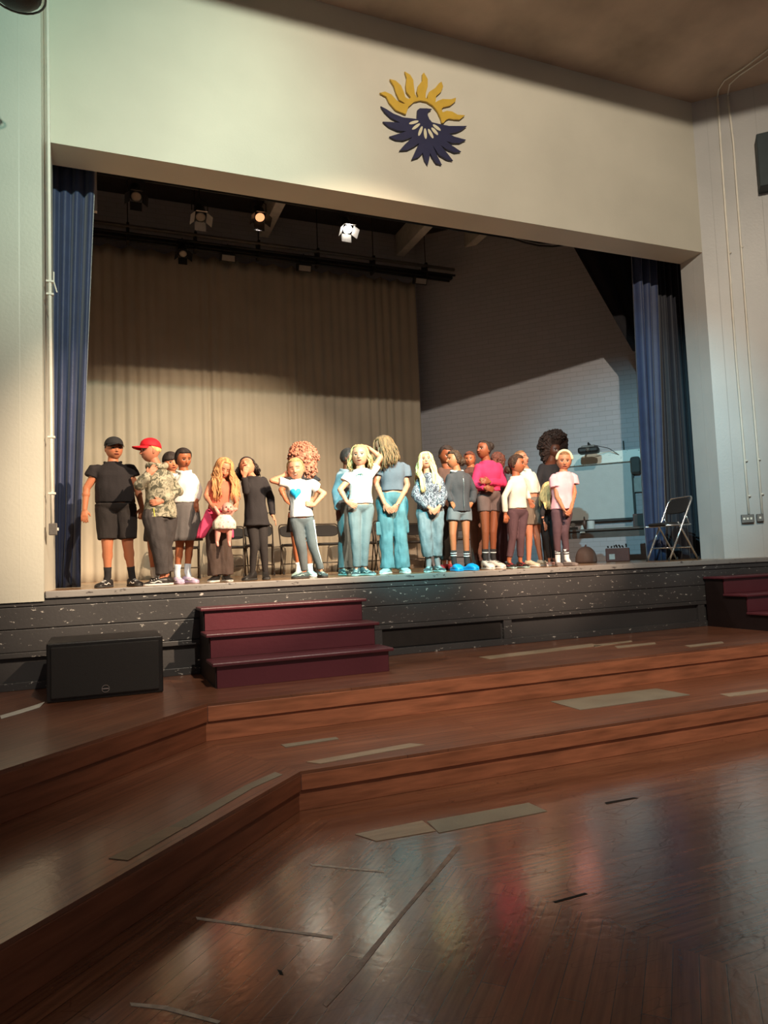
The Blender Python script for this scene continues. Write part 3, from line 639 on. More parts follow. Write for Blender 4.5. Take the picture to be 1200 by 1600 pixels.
wbox(990,747,1008,768,.05,.02,'notice_panel',mat('pale_notice_panel',(.35,.4,.4),.6),lab='pale panel on the wall below the oval loudspeaker',cat='panel')
# desk
dx=V((1,-.9,0)).normalized(); dn_=V((.9,1,0)).normalized(); dc=atz(948,826,.62); 
dc=at(940,828,2.3); hd=dc.z
desk=thing('desk','dark brown desk standing below the whiteboard','desk',(dc.x,dc.y,0)); deskm=mat('dark_brown_desk',(.055,.038,.03),.4,var=.2)
MB().obox((dc.x,dc.y,hd),dx*.72,dn_*.28,(0,0,.016)).build('desktop',deskm,desk,bevel=.004)
MB().obox((dc.x,dc.y,hd-.07)+tuple() if False else V((dc.x,dc.y,hd-.07))-dn_*.22,dx*.68,dn_*.01,(0,0,.055)).build('apron',deskm,desk)
for s in (-1,1):
    for k in (-1,1): MB().obox(V((dc.x,dc.y,(hd-.02)/2+.001))+dx*s*.68+dn_*k*.23,dx*.02,dn_*.02,(0,0,(hd-.02)/2)).build('leg',metal_d,desk)
    MB().obox(V((dc.x,dc.y,.12))+dx*s*.68,dx*.012,dn_*.23,(0,0,.015)).build('rail',metal_d,desk)
def ond(px,k=0): # point on desk top under pixel column
    best=None
    d=ray(px,830); p0_=V((dc.x,dc.y,0))+dn_*k; n=dn_; tt=(p0_-CAM).dot(n)/d.dot(n); q=CAM+d*tt; return V((q.x,q.y,hd+.017))
q=ond(924,-.05); t=thing('paper_roll','white paper roll standing on the desk below the whiteboard','paper roll',q)
MB().tube([q,q+V((0,0,.13))],.058,20).build('roll',mat('white_paper_roll',(.55,.58,.58),.7),t,smooth=False); MB().tube([q+V((0,0,.1301)),q+V((0,0,.1315))],.02,12).build('core',metal_d,t)
q=ond(914,-.1); t=thing('bottle','small dark bottle with pointed cap standing on the desk left of the paper roll','bottle',q)
MB().tube([q,q+V((0,0,.10)),q+V((0,0,.13)),q+V((0,0,.17))],[.03,.03,.018,.012],14).build('bottle_body',mat('brown_bottle',(.08,.04,.03),.3),t,smooth=True); MB().tube([q+V((0,0,.17)),q+V((0,0,.20))],[.014,.008],10).build('cap',metal_d,t)
q=ond(896,.0); t=thing('tape_dispenser','small dark block with upright on the left end of the desk','dispenser',q)
MB().obox(q+V((0,0,.025)),dx*.07,dn_*.04,(0,0,.024)).build('base',metal_d,t,bevel=.008); MB().tube([q+V((0,0,.08))-dn_*.03,q+V((0,0,.08))+dn_*.03],.035,14).build('reel',metal_g,t)
q=ond(909,-.26)+V((0,0,-.06)); tag(MB().prism([q+dx*-.03,q+dx*.05,q+dx*.02+V((0,0,.12)),q+dx*.0+V((0,0,.12))],dn_*-.006).build('hanging_cloth',mat('pale_cloth',(.4,.45,.45),.8)),'pale cloth hanging over the front edge of the desk','cloth')
q=ond(968,.1); t=thing('keyboard','flat pale keyboard on the right half of the desk','keyboard',q); MB().obox(q+V((0,0,.012)),dx*.22,dn_*.07,(0,0,.011)).build('keyboard_body',mat('pale_plastic',(.3,.33,.33),.5),t,bevel=.004)
q=ond(1000,.05); t=thing('computer_tower','dark computer box standing at the right end of the desk','computer',q)
MB().obox(q+V((0,0,.1)),dx*.09,dn_*.12,(0,0,.1)).build('case',mat('dark_red_brown_plastic',(.06,.03,.03),.5),t,bevel=.01); MB().obox(q+V((0,0,.1))-dn_*.122,dx*.07,dn_*.003,(0,0,.08)).build('front_panel',metal_d,t)
# round stool/beanbag and box under the desk
q=atz(918,876,.0); q=at(916,877,1.9); q.z=.002; t=thing('beanbag','rounded brown beanbag sitting on the floor below the desk','beanbag',q)
mb=MB(); rings=[]
for i in range(13):
    u=i/12; rr=.15*math.sqrt(max(1-(u*.98)**2.6,0.0))*(1+.0)*(0.93 if i==0 else 1)
    rings.append([q+V((rr*1.08*math.cos(2*PI*k/28)*(1+.03*math.sin(5*k)),rr*math.sin(2*PI*k/28),.24*u)) for k in range(28)])
mb.loft(rings).build('bag',mat('brown_vinyl',(.15,.10,.085),.6),t,smooth=True); MB().tube([q+V((0,0,.23)),q+V((.01,0,.27))],[.02,.008],8).build('neck_tie',mat('brown_vinyl',(.15,.10,.085),.6),t,smooth=True)
q=at(966,877,1.95); q.z=.002; t=thing('storage_crate','dark red storage crate full of odds and ends under the desk','crate',q)
MB().obox(q+V((0,0,.10)),dx*.17,dn_*.12,(0,0,.10)).build('crate_body',mat('dark_red_crate',(.075,.025,.02),.6),t,bevel=.01)
MB().obox(q+V((0,0,.075))-dn_*.122-dx*.08,dx*.04,dn_*.002,(0,0,.04)).build('label_plate',mat('pale_plastic',(.3,.33,.33),.5),t)
for k in range(7): 
    c=q+V((0,0,.21))+dx*(-.13+.043*k); MB().tube([c,c+V((random.uniform(-.03,.03),0,random.uniform(.02,.06)))],.012,6).build('stick',metal_d,t)

# ================================================================== PEOPLE
CROPS={1:(100,660,4.8),2:(290,660,4.8),3:(420,660,4.8),4:(620,660,6.4),5:(740,660,6.0)}
SKIN={'fair':(.77,.51,.40),'tan':(.74,.48,.35),'brown':(.50,.28,.18),'dark':(.36,.19,.12),'warm':(.64,.38,.255)}
def headpt(x,y,z):
    """unit head: z -.5 chin .. .5 crown, y>0 face; x,y,z on the unit sphere"""
    zz=.5*z; rr=math.sqrt(max(0,1-abs(z)**2.5)); h=math.hypot(x,y) or 1e-6; cx,cy=x/h,y/h
    px=.368*rr*cx; py=.43*rr*cy
    if zz<0:
        t=-zz/.5; px*=1-.21*t**1.7
        if cy<0: py*=1-.45*t
        else: py*=1-.06*t; 
    if cy>0: py-=.035*cy*(1-min(1,abs(zz-.1)/.45))+.0
    if cy>0:
        nx=math.exp(-(px/.055)**2); 
        if -.19<zz<.06: k=(.06-zz)/.22 if zz>-.16 else (zz+.19)/.03; py+=.10*nx*max(0,min(1,k))
        py-=.035*math.exp(-((abs(px)-.14)/.075)**2-((zz-.0)/.055)**2)
        py+=.022*math.exp(-(px/.10)**2-((zz+.275)/.04)**2)
        py+=.02*math.exp(-(px/.10)**2-((zz+.44)/.05)**2)
        py+=.012*math.exp(-((abs(px)-.17)/.07)**2-((zz+.14)/.07)**2)
    return px,py,zz
def headcol(px,py,z,skin,lip,iris,brow,smile,closed):
    c=V(skin)
    if py>.12:
        ax=abs(px)
        e=((ax-.145)/.074)**2+((z-.0)/.034)**2
        if not closed:
            if e<1: c=V((.72,.70,.68))
            if ((ax-.145)/.036)**2+(z/.036)**2<1: c=V(iris)
        if ((ax-.145)/.075)**2<1 and abs(z-(.036 if not closed else 0)+.5*(ax-.145)**2*10)<.012+.003*closed: c=V((.05,.03,.03))
        if abs(ax-.15)<.085 and abs(z-.105+(ax-.13)**2*3)<.019: c=V(brow)*.55
        m=z+.275-(px*px*smile)
        if abs(px)<.105 and abs(m)<.034*(1-(px/.13)**2): c=V(lip)*(.75 if skin[0]<.6 else 1)
        if abs(px)<.11 and abs(m-.002)<.010: c=V(lip)*.55
        if smile>1.6 and abs(px)<.07 and -.002<m<.014: c=V((.8,.78,.75))
        if abs(abs(px)-.03)<.014 and abs(z+.178)<.008: c=V(skin)*.45
        c=c.lerp(V((skin[0]*1.02,skin[1]*.80,skin[2]*.78)),.45*math.exp(-((ax-.2)/.07)**2-((z+.14)/.06)**2)) if c==V(skin) else c
    return c
def hand(mb,w,tip,side,sc,curl=.5,nrm=None,thumb=1):
    """palm with five separate fingers; w wrist, tip finger tips, side = thumb direction"""
    d=(tip-w); L=max(.075*sc/.85,min(.155*sc,d.length)); d.normalize(); L=.135*sc
    s=(side-d*side.dot(d)).normalized(); n=s.cross(d).normalized()
    if nrm is not None and n.dot(nrm)<0: n=-n
    P=L*.5; rings=[]
    for t,wd,th in ((-.05,.022,.016),(.15,.026,.016),(.5,.033,.015),(.85,.034,.013),(1.02,.030,.010)):
        c=w+d*P*t; rings.append([c+s*wd*sc*math.cos(2*PI*k/12)+n*th*sc*math.sin(2*PI*k/12) for k in range(12)])
    mb.loft(rings)
    for i,(o,l) in enumerate(((.026,.92),(.0088,1.05),(-.0088,1.0),(-.026,.78))):
        p=w+d*P*.95+s*o*sc; a=(.12+.1*i*0)+curl*.35; dd=(d+s*o*3.0)
        r=.0088*sc
        for j,sl in enumerate((.46,.32,.26)):
            di=(dd*math.cos(a)+n*math.sin(a)).normalized(); q=p+di*L*.5*l*sl; mb.cap(p,q,r,r*.9,8); p=q; r*=.9; a+=curl*.75
    p=w+d*P*.25+s*.022*sc; a1=(d*.75+s*.75+n*.25).normalized(); q=p+a1*.030*sc; mb.cap(p,q,.012*sc,.010*sc,8)
    q2=q+(d*.95+s*.3+n*.35).normalized()*.026*sc; mb.cap(q,q2,.010*sc,.0085*sc,8)
CL={}
def cloth(name,col,**k):
    k.setdefault('rough',.85); k.setdefault('var',.10); k.setdefault('bump',.2); k.setdefault('bscale',70); k.setdefault('spec',.2)
    return mat(name,col,**k)
def person(label,crop,Y,g,head,j,skin='fair',lip=(.46,.12,.11),iris=(.08,.05,.03),smile=1.0,closed=0,build=1.0,
           hair=None,top=None,bottom=None,shoes=None,socks=None,toes=(-15,15),hands=((None,.4),(None,.4)),belly=1.0,cover=None,group=None,soles=None):
    ox,oy,s=CROPS[crop]
    def W(x,y,dy=0): return at(ox+x/s,oy+y/s,Y-dy)
    ax_,ay_=(j['aa'],j['ab']); gx=(ax_[0]+ay_[0])/2
    zg=W(gx,g).z; hd=W(head[0],head[1]); hz=hd.z
    def P(t):
        q=W(*t); q.z-=zg*max(0,1-q.z/hz); return q
    J={k:P(v) for k,v in j.items()}
    hh=head[2]/s*( (hd-CAM).dot(fwd) )/FPX
    base=(J['aa']+J['ab'])/2; base.z=0
    for k in ('aa','ab'): J[k].z=max(.075,J[k].z if J[k].z<.16 else .09)
    root=thing('person',label,'person',base,group)
    B=(V((CAM.x,CAM.y,0))-V((base.x,base.y,0))).normalized(); RI=V((-B.y,B.x,0)); 
    if RI.dot(rgt)<0: RI=-RI
    Zu=V((0,0,1))
    Ht=hz+hh/2; k=Ht/1.40
    def face(yaw,pitch=0,roll=0):
        y,p,r=map(math.radians,(yaw,pitch,roll))
        F=B*math.cos(y)+RI*math.sin(y); X=RI*math.cos(y)-B*math.sin(y)
        F2=F*math.cos(p)+Zu*math.sin(p); U=Zu*math.cos(p)-F*math.sin(p)
        return X*math.cos(r)-U*math.sin(r),F2,U*math.cos(r)+X*math.sin(r)
    HX,HF,HU=face(*head[3:6])
    hd=P((head[0],head[1]))
    def HP(x,y,z): return hd+(HX*x+HF*y+HU*z)*hh
    # torso frame
    ms=(J['sa']+J['sb'])/2; mh=(J['ha']+J['hb'])/2
    Xs=(J['sb']-J['sa']); shw=Xs.length/2; Xs.normalize(); Xh=(J['hb']-J['ha']); Xh.normalize()
    def prof(t,e=0,flare=0,shr=0):
        hw=.118*k*build*belly**.5
        w=interp([(-.35,hw*.95),(-.1,hw*1.02),(.12,hw),(.45,.102*k*build*belly),(.75,max(.112*k*build,shw*.86)),(.92,shw*.93),(1.0,shw*.82),(1.07,shw*.56),(1.14,.066*k),(1.22,.052*k),(1.3,.047*k)],t)
        dd=interp([(-.35,.085*k*build),(0,.090*k*build),(.45,.078*k*build*belly),(.75,.090*k*build),(.95,.070*k),(1.08,.062*k),(1.2,.050*k),(1.3,.046*k)],t)
        if t<0: w+=flare*(-t); dd+=flare*.8*(-t)
        if shr and t<.08: q=max(.25,1-((.08-t)/.30)**1.7*.9); w*=q**.7; dd*=q*.97
        return w+e,dd+e
    nk=HP(0,-.10,-.36)
    def cen(t):
        c=mh.lerp(ms,t)
        if t>1.0: c=ms.lerp(nk,min(1,(t-1)/.35))
        return c
    def ring(t,e=0,flare=0,n=28,shr=0):
        w,d=prof(t,e,flare,shr); X=Xh.lerp(Xs,max(0,min(1,t))).normalized(); up=(ms-mh).normalized(); F=X.cross(up).normalized()
        c=cen(t); r=[]
        for i in range(n):
            a=2*PI*i/n; ca,sa=math.cos(a),math.sin(a); ex=.9
            r.append(c+X*w*math.copysign(abs(ca)**ex,ca)+F*d*math.copysign(abs(sa)**ex,sa))
        return r
    def rings(t0,t1,e=0,flare=0,n=16,shr=0): return [ring(lerp(t0,t1,i/n),e,flare,28,shr) for i in range(n+1)]
    def t_of(y): # torso parameter of a crop row
        z=P(((head[0]),y)).z; return (z-mh.z)/(ms.z-mh.z)
    bd=MB()
    bd.loft(rings(-.20,1.34,-.007,shr=1))
    bd.cap(ms.lerp(nk,.2),HP(0,-.08,-.25),.048*k,.046*k)
    ra,rf,rw=.036*k*build**.7,.030*k*build**.6,.0205*k*build**.4
    for q,e,w_,h_,idx in (('sa','ea','wa','fa',0),('sb','eb','wb','fb',1)):
        sh=J[q]+(ms-J[q])*.20+V((0,0,-.022*k)); bd.cap(sh,J[e],ra*1.05,rf); bd.cap(J[e],J[w_],rf,rw)
        m_=J[e].lerp(J[w_],.3); bd.ball(m_,(rf*1.06,)*3)
        hs,cu=hands[idx]
        sd=(ms-J[w_]) if hs is None else {'up':Zu,'down':-Zu,'in':(ms-J[w_]),'cam':B,'left':-RI,'right':RI}[hs]
        if sd.length<1e-3: sd=B
        dd=(J[h_]-J[w_]); 
        if abs(sd.normalized().dot(dd.normalized()))>.93: sd=B
        hand(bd,J[w_],J[h_],sd,k*.92,cu,nrm=(mh.lerp(ms,.5)-J[w_]) )
    rt,rk,rc,rn=.067*k*build,.043*k*build**.8,.041*k*build**.8,.026*k
    for q,kn,an,ft,sg in (('ha','ka','aa',0,-1),('hb','kb','ab',1,1)):
        hp=J[q]; bd.cap(hp,J[kn],rt,rk); bd.cap(J[kn],J[an],rk,rn); bd.ball(J[kn].lerp(J[an],.30)+B*-.008,(rc,rc,rc*1.8))
        y=math.radians(toes[ft]); F=B*math.cos(y)+RI*math.sin(y); bd.cap(J[an],V((J[an].x,J[an].y,.032))+F*.04,rn*.9,.018*k)
        J['F%d'%ft]=F
    body=fuse(bd,'body',.0052,None,root,2)
    # head joined to the same mesh
    me=body.data; bm=bmesh.new(); bm.from_mesh(me); cl=bm.loops.layers.color.new('Col')
    sk=V(SKIN[skin]); nb=len(bm.verts)
    for f in bm.faces:
        for l in f.loops: l[cl]=(*sk,1)
    nu,nv=104,84; gridv=[];lc={}
    inv=Matrix.Translation(-root.location)
    for i in range(nv+1):
        z=-math.cos(PI*i/nv); row=[]
        rz=math.sqrt(max(0,1-z*z))
        for q in range(nu):
            a=2*PI*q/nu; px,py,pz=headpt(rz*math.cos(a),rz*math.sin(a),z)
            v=bm.verts.new(HP(px,py,pz)); lc[v]=headcol(px,py,pz,sk,lip,iris,(hair or {}).get('brow',(.06,.035,.02)),smile,closed); row.append(v)
        gridv.append(row)
    for i in range(nv):
        for q in range(nu):
            a,b_,c,d=gridv[i][q],gridv[i][(q+1)%nu],gridv[i+1][(q+1)%nu],gridv[i+1][q]
            try: f=bm.faces.new((a,b_,c,d)); f.smooth=True
            except: continue
            for l in f.loops: l[cl]=(*lc[l.vert],1)
    em=MB()
    for sg in (-1,1):
        em.ball(HP(sg*.362,-.03,-.04),(.03*hh,.075*hh,.125*hh),12,8,ax=(HX,(HF*.9+HX*sg*-.2).normalized(),HU))
    vs=[bm.verts.new(p) for p in em.v]
    for f in em.f:
        ff=bm.faces.new([vs[i] for i in f]); ff.smooth=True
        for l in ff.loops: l[cl]=(*(sk*.92),1)
    bmesh.ops.recalc_face_normals(bm,faces=bm.faces)
    bm.to_mesh(me); bm.free(); me.materials.clear(); me.materials.append(vcol('skin'))
    # ---- hair
    if hair:
        hm=mat('hair_'+hair['n'],hair['c'],rough=.6,var=.45,scale=14,stretch=(3,3,.6),bump=.5,bscale=55,spec=.25)
        out=hair.get('puff',.07); curl=hair.get('curl',0); hl=hair.get('line',.30); low=hair.get('low',-.22)
        hb=MB(); R_=[]; nu,nv=(112,80) if curl else (96,64)
        for i in range(nv+1):
            z=-math.cos(PI*i/nv); row=[]; rz=math.sqrt(max(0,1-z*z))
            for q in range(nu):
                a=2*PI*q/nu; px,py,pz=headpt(rz*math.cos(a),rz*math.sin(a),z)
                if py>0: py=min(py,.43*rz*math.sin(a)+.01)
                # hair mask: 1 = hair, 0 = hidden under the skin
                lim=low if py<-.05 else (lerp(low,hl,min(1,max(0,(py+.05)/.20))) if py<.15 else hl+.02*math.cos(px*6))
                if 'fringe' in hair and py>.1: lim=hair['fringe']+.01*math.sin(px*60)
                m_=max(0,min(1,(pz-lim)/.05+.5))
                nn=noise.noise(V((px*7,py*7,pz*2)))*.02
                st=0 if curl else math.sin((math.atan2(py,px+.1)*26))*.006
                f=1+(out+.03)*m_*(1.25 if pz>0 else 1.0)+(nn+st)*m_-.10*(1-m_)
                if curl:
                    c3=V((px,py,pz)); f+=m_*curl*(.5*noise.noise(c3*9)+.5*abs(noise.noise(c3*19)))
                p=(px*f,py*f,pz*(1+(f-1)*(.8 if not curl else 1)))
                row.append(HP(*p))
            R_.append(row)
        hb.loft(R_)
        if curl>.3:
            rc_=random.Random(5)
            for u in range(int(900+900*out)):
                i=rc_.randrange(8,nv-3); q=rc_.randrange(nu); p=R_[i][q]; v_=p-hd
                if v_.length>.50*hh*(1+out*.55): hb.ball(p+v_.normalized()*rc_.uniform(-.01,.012),[hh*rc_.uniform(.028,.055)*(1+out*.3)]*3,6,4)
        for bx in hair.get('buns',()):
            (bxx,byy,bzz,br)=bx
            rr=[]; c=HP(bxx,byy,bzz)
            for i in range(25):
                t=PI*min(max(i/24,.01),.99)-PI/2; row=[]
                for q in range(36):
                    a=2*PI*q/36; d=V((math.cos(t)*math.cos(a),math.cos(t)*math.sin(a),math.sin(t))); f=1+.18*noise.noise(d*3+c)+(.22*abs(noise.noise(d*7+c)) if (curl or hair.get('buncurl')) else .06*math.sin(a*9+t*4)); row.append(c+d*br*hh*f)
                rr.append(row)
            hb.loft(rr)
        for nm in ('tail',):
            if nm in hair:
                pts=[HP(*p) for p in hair[nm]]; n=len(pts)
                for u in range(12):
                    o=V((random.uniform(-1,1),random.uniform(-1,1),random.uniform(-.5,.5)))*.018
                    hb.tube([p+o*(.4+i/n) for i,p in enumerate(pts)],[.022*(1-.7*i/(n-1)) for i in range(n)],7)
        if 'long' in hair:
            Lg=hair['long']; rg=random.Random(len(label)); wv=hair.get('wave',.008); nS=hair.get('n_s',150)
            a0,a1=hair.get('arc',(50,310)) # azimuth from face direction, clockwise to image left
            for u in range(nS):
                az=math.radians(lerp(a0,a1,(u+rg.random())/nS)); rad=1.07+rg.uniform(0,.10)
                dx_,dy_=math.sin(az),math.cos(az); L0=Lg*rg.uniform(.78,1.05)
                pts=[]; z0=.48
                for i in range(5):
                    t=i/4; zz=lerp(.50,.08,t); q=math.sqrt(max(0,1-(abs(zz)*2*.96)**2.5)); x_,y_=.355*q*dx_*rad,.43*q*dy_*rad
                    pts.append(HP(x_,y_,zz*1.06))
                last=pts[-1].copy(); ph=rg.uniform(0,6); spread=hair.get('spread',.02)
                dirw=(HX*dx_+HF*dy_*.6); dirw.z=0
                n=8
                for i in range(1,n+1):
                    t=i/n; q=last+V((0,0,-L0*t))+dirw*spread*(.3+1.5*((u*37)%11)/11)*math.sin(t*PI*.6)+RI*wv*math.sin(ph+t*11)+B*wv*math.cos(ph+t*9)
                    if q.z<ms.z+.06: # keep outside the shoulders / in front of the chest
                        F=Xs.cross(Zu).normalized(); rel=q-ms; fd=rel.dot(F); lim=.098*k*build
                        if dy_*1>-.25 and hair.get('front',1): q+=F*max(0,lim-fd)*min(1,(ms.z+.06-q.z)/.06)
                        else: q-=F*max(0,lim+fd)*min(1,(ms.z+.06-q.z)/.06)
                    pts.append(q)
                r=hair.get('r',.010); hb.tube(pts,[r*.5,r*.8,r,r,r]+[r*(1.05-.8*(i/n)**2) for i in range(1,n+1)],6)
        ho=hb.build('hair',hm,root,smooth=True)
    def fold(amp,sc=(9,9,3.2),seed=0):
        amp*=1.7
        def f(co): 
            q=V((co.x*sc[0]+seed,co.y*sc[1],co.z*sc[2])); return amp*(noise.noise(q)+.5*noise.noise(q*2.3))
        return f
    # ---- top
    if top:
        tb=MB(); e=top.get('e',.012)*k; th=t_of(top['hem']); tb.loft(rings(th,top.get('neck',1.17),e,top.get('flare',0)))
        sl=top.get('sl',.5)   # 0 none, <1 fraction of upper arm, 1..2 forearm
        for q,e_,w_ in (('sa','ea','wa'),('sb','eb','wb')):
            sh=J[q]+(ms-J[q])*.18+V((0,0,-.024*k)); es=top.get('es',e)*1.0
            if sl<=0: continue
            u=min(1,sl); E_=J[q].lerp(J[e_],u)
            if sl<1:
                n=4; tb.tube([sh+(J[q]-sh)*0,J[q].lerp(E_,.3)]+[J[q].lerp(E_,.65),E_],[ra+es,ra+es*1.2,ra+es*1.35,ra+es*1.5],16); tb.ball(sh,(ra+es,)*3)
            else:
                tb.cap(sh,J[e_],ra+es,rf+es*1.15); v_=min(1,sl-1)
                if v_>0: 
                    Wp=J[e_].lerp(J[w_],v_*.97); tb.cap(J[e_],J[e_].lerp(Wp,.85),rf+es*1.1,rw+es*1.1); tb.tube([J[e_].lerp(Wp,.8),J[e_].lerp(Wp,.88),Wp],[rw+es*1.1,rw+es*1.25,rw+es*.8],14)
        fuse(tb,top['name'],.0075,top['m'],root,3,fold(top.get('fold',.006),seed=base.x*7))
        if top.get('collar'):
            cb=MB(); c=ms.lerp(nk,.50)
            for r_,z_ in ((.0,0),): 
                pts=[c+(Xs*math.cos(a)*.072+Xs.cross(Zu)*math.sin(a)*.066)*k+V((0,0,-.02*k*max(0,math.sin(a)))) for a in [2*PI*i/22+PI/2+.25 for i in range(20)]]
                cb.tube(pts,.013*k,8)
            cb.build('collar',top['collar'],root,smooth=True)
        if top.get('zip'):
            F=Xs.cross(Zu).normalized(); zb=MB(); zb.tube([cen(t)+F*(prof(t,e,top.get('flare',0))[1]+.006) for t in [lerp(th+.03,.98,i/8) for i in range(9)]],.0035,6); zb.build('zip',chrome,root,smooth=True)
    # ---- bottom
    if bottom:
        bb=MB(); e=bottom.get('e',.012)*k; kind=bottom['k']; tw=t_of(bottom['waist'])
        if kind=='skirt':
            zb=P((gx,bottom['hem'])).z; rr=[]; n=10; ztop=cen(tw).z
            w0,d0=prof(tw,e); fl=bottom.get('flare',.05)
            for i in range(n+1):
                t=i/n; z=lerp(ztop,zb,t); c=cen(tw).lerp(V(((J['ka']+J['kb'])/2)),t*(ztop-zb)/max(.1,ztop-J['ka'].z)*.9); c.z=z
                row=[]; ww=max(prof(.0,e)[0] if t>.3 else lerp(w0,prof(0,e)[0],t/.3),0)+fl*t; dd=lerp(d0,.105*k+fl*.8,t)
                for q in range(72):
                    a=2*PI*q/72; pl=1+bottom.get('pleat',.05)*t*math.sin(a*bottom.get('np',12)); row.append(c+Xh*ww*pl*math.cos(a)+Xh.cross(Zu)*dd*pl*math.sin(a))
                rr.append(row)
            bb.loft(rr); bb.build(bottom['name'],bottom['m'],root,smooth=True)
        else:
            bb.loft(rings(-.20,tw,e,shr=1))
            L_=bottom.get('len',2.0) # 0..1 thigh, 1..2 calf
            wk,wa=bottom.get('knee',rk+e),bottom.get('ankle',rn+e)
            for q,kn,an in (('ha','ka','aa'),('hb','kb','ab')):
                hp=J[q]; 
                if L_<=1:
                    E_=hp.lerp(J[kn],L_); r1=rt+e; r2=bottom.get('ro',lerp(rt,rk,L_)+e*1.6); bb.ball(hp,(r1,)*3); bb.tube([hp,hp.lerp(E_,.5),E_],[r1,(r1+r2)/2,r2],18)
                else:
                    E_=J[kn].lerp(J[an],min(1.12,L_-1)); bb.cap(hp,J[kn],rt+e,wk); bb.cap(J[kn],J[kn].lerp(E_,.6),wk,lerp(wk,wa,.6)); m1=J[kn].lerp(E_,.55); bb.tube([m1,J[kn].lerp(E_,.8),E_],[lerp(wk,wa,.55),lerp(wk,wa,.85),wa],18)
            fuse(bb,bottom['name'],.0075,bottom['m'],root,2,fold(bottom.get('fold',.005),(11,11,5),seed=base.x*3))
            if bottom.get('stripe'):
                sb=MB(); hp,kn,an=J['hb'],J['kb'],J['ab']; pts=[]; rs=[]
                for i in range(15):
                    t=i/14*2; c=hp.lerp(kn,t) if t<1 else kn.lerp(an,t-1); r=(lerp(rt,rk,t) if t<1 else lerp(rk,rn,t-1))+e
                    pts.append(c+(RI*.95+B*.45).normalized()*(r-.004))
                sb.tube(pts,.011,8); sb.build('side_stripe',bottom['stripe'],root,smooth=True)
    # ---- socks and shoes
    for ft,an in ((0,'aa'),(1,'ab')):
        F=J['F%d'%ft]; a=J[an]; S_=Zu.cross(F)
        if socks:
            sh=socks.get('h',.10); kd=(J['k'+an[1]]-a).normalized(); sk_=MB().tube([V((a.x,a.y,.028))+F*.05,V((a.x,a.y,.045))+F*.03,a,a+kd*sh*.5,a+kd*sh],[.020,.027,rn+.006,rn+.006,rn+.010],16).build('sock',socks['m'],root,smooth=True)
            for i in range(socks.get('str',0)):
                c=a+kd*sh*(.55+.2*i); MB().tube([c-kd*.005,c+kd*.005],[rn+.0105]*2,16).build('sock_stripe',socks['sm'],sk_,smooth=True)
        if shoes:
            sty=shoes.get('style','shoe'); Lf=.150*Ht*shoes.get('sc',1); heel=V((a.x,a.y,0))-F*Lf*.24
            wS=1.0*k*shoes.get('w',1); rr=[]; sr=[]
            if sty=='boot': prf=[(0,.030,.10),(.08,.036,.13),(.25,.038,.14),(.42,.038,.085),(.6,.042,.06),(.8,.042,.05),(.94,.034,.040),(1,.018,.026)]
            elif sty=='clog': prf=[(0,.026,.045),(.08,.040,.05),(.25,.042,.052),(.42,.045,.080),(.6,.052,.085),(.8,.054,.07),(.94,.044,.050),(1,.024,.030)]
            elif sty=='low': prf=[(0,.022,.035),(.08,.033,.05),(.25,.034,.05),(.42,.036,.048),(.6,.040,.042),(.8,.040,.036),(.94,.031,.028),(1,.014,.020)]
            else: prf=[(0,.024,.055),(.08,.035,.078),(.25,.036,.078),(.42,.038,.070),(.6,.042,.055),(.8,.042,.045),(.94,.034,.034),(1,.016,.024)]
            for t,wd,ht in prf:
                c=heel+F*Lf*t; hgt=ht*k*shoes.get('hs',1); row=[];srow=[]
                for q in range(20):
                    an_=2*PI*q/20; ca,sa=math.cos(an_),math.sin(an_)
                    x_=wd*wS*math.copysign(abs(ca)**.6,ca)*(1 if sa<.2 else 1-.25*(sa-.2)); z_=.014+ (hgt-.014)*(.5+.5*math.copysign(abs(sa)**.6,sa)); row.append(c+S_*x_+Zu*z_)
                    srow.append(c+S_*wd*1.09*wS*math.copysign(abs(ca)**.5,ca)+Zu*(.001+.021*(.5+.5*math.copysign(abs(sa)**.4,sa))))
                rr.append(row); sr.append(srow)
            so=MB().loft(rr).build('shoe',shoes['m'],root,smooth=True)
            if sty!='low' or 1: MB().loft(sr).build('sole',shoes.get('s',shoes['m']),so,smooth=True)
            if shoes.get('lace'):
                lb=MB()
                for i in range(4):
                    t=.40+.09*i; ht=interp([(q[0],q[2]) for q in prf],t)*k*shoes.get('hs',1)+.002; c=heel+F*Lf*t+Zu*ht; lb.tube([c-S_*.02*wS+Zu*-.004,c+Zu*.002,c+S_*.02*wS+Zu*-.004],.0035,6)
                for sg in (-1,1):
                    pts=[heel+F*Lf*t+S_*sg*interp([(q[0],q[1]) for q in prf],t)*wS*.99+Zu*z for t,z in ((.3,.03),(.45,.045),(.6,.03),(.75,.035))]; lb.tube(pts,.005,6)
                lb.build('laces',shoes['lace'],so,smooth=True)
    def frontpt(x,y,off=.0): # point on the chest surface for a crop pixel
        q=P((x,y)); F=Xs.cross(Zu).normalized(); t=(q.z-mh.z)/(ms.z-mh.z); c=cen(t); w_,d_=prof(t,(top or {}).get('e',.012)*k,(top or {}).get('flare',0))
        u=(q-c).dot(Xs); u=max(-w_*.98,min(w_*.98,u)); dd=d_*math.sqrt(max(.02,1-abs(u/w_)**2.4))
        return V((0,0,0))+c+Xs*u+F*(dd+off)+Zu*((q.z-(c+Xs*u).z))
    return dict(root=root,J=J,HP=HP,HX=HX,HF=HF,HU=HU,hh=hh,k=k,cen=cen,prof=prof,ring=ring,B=B,RI=RI,ms=ms,mh=mh,Xs=Xs,P=P,hd=hd,front=frontpt,tof=t_of)
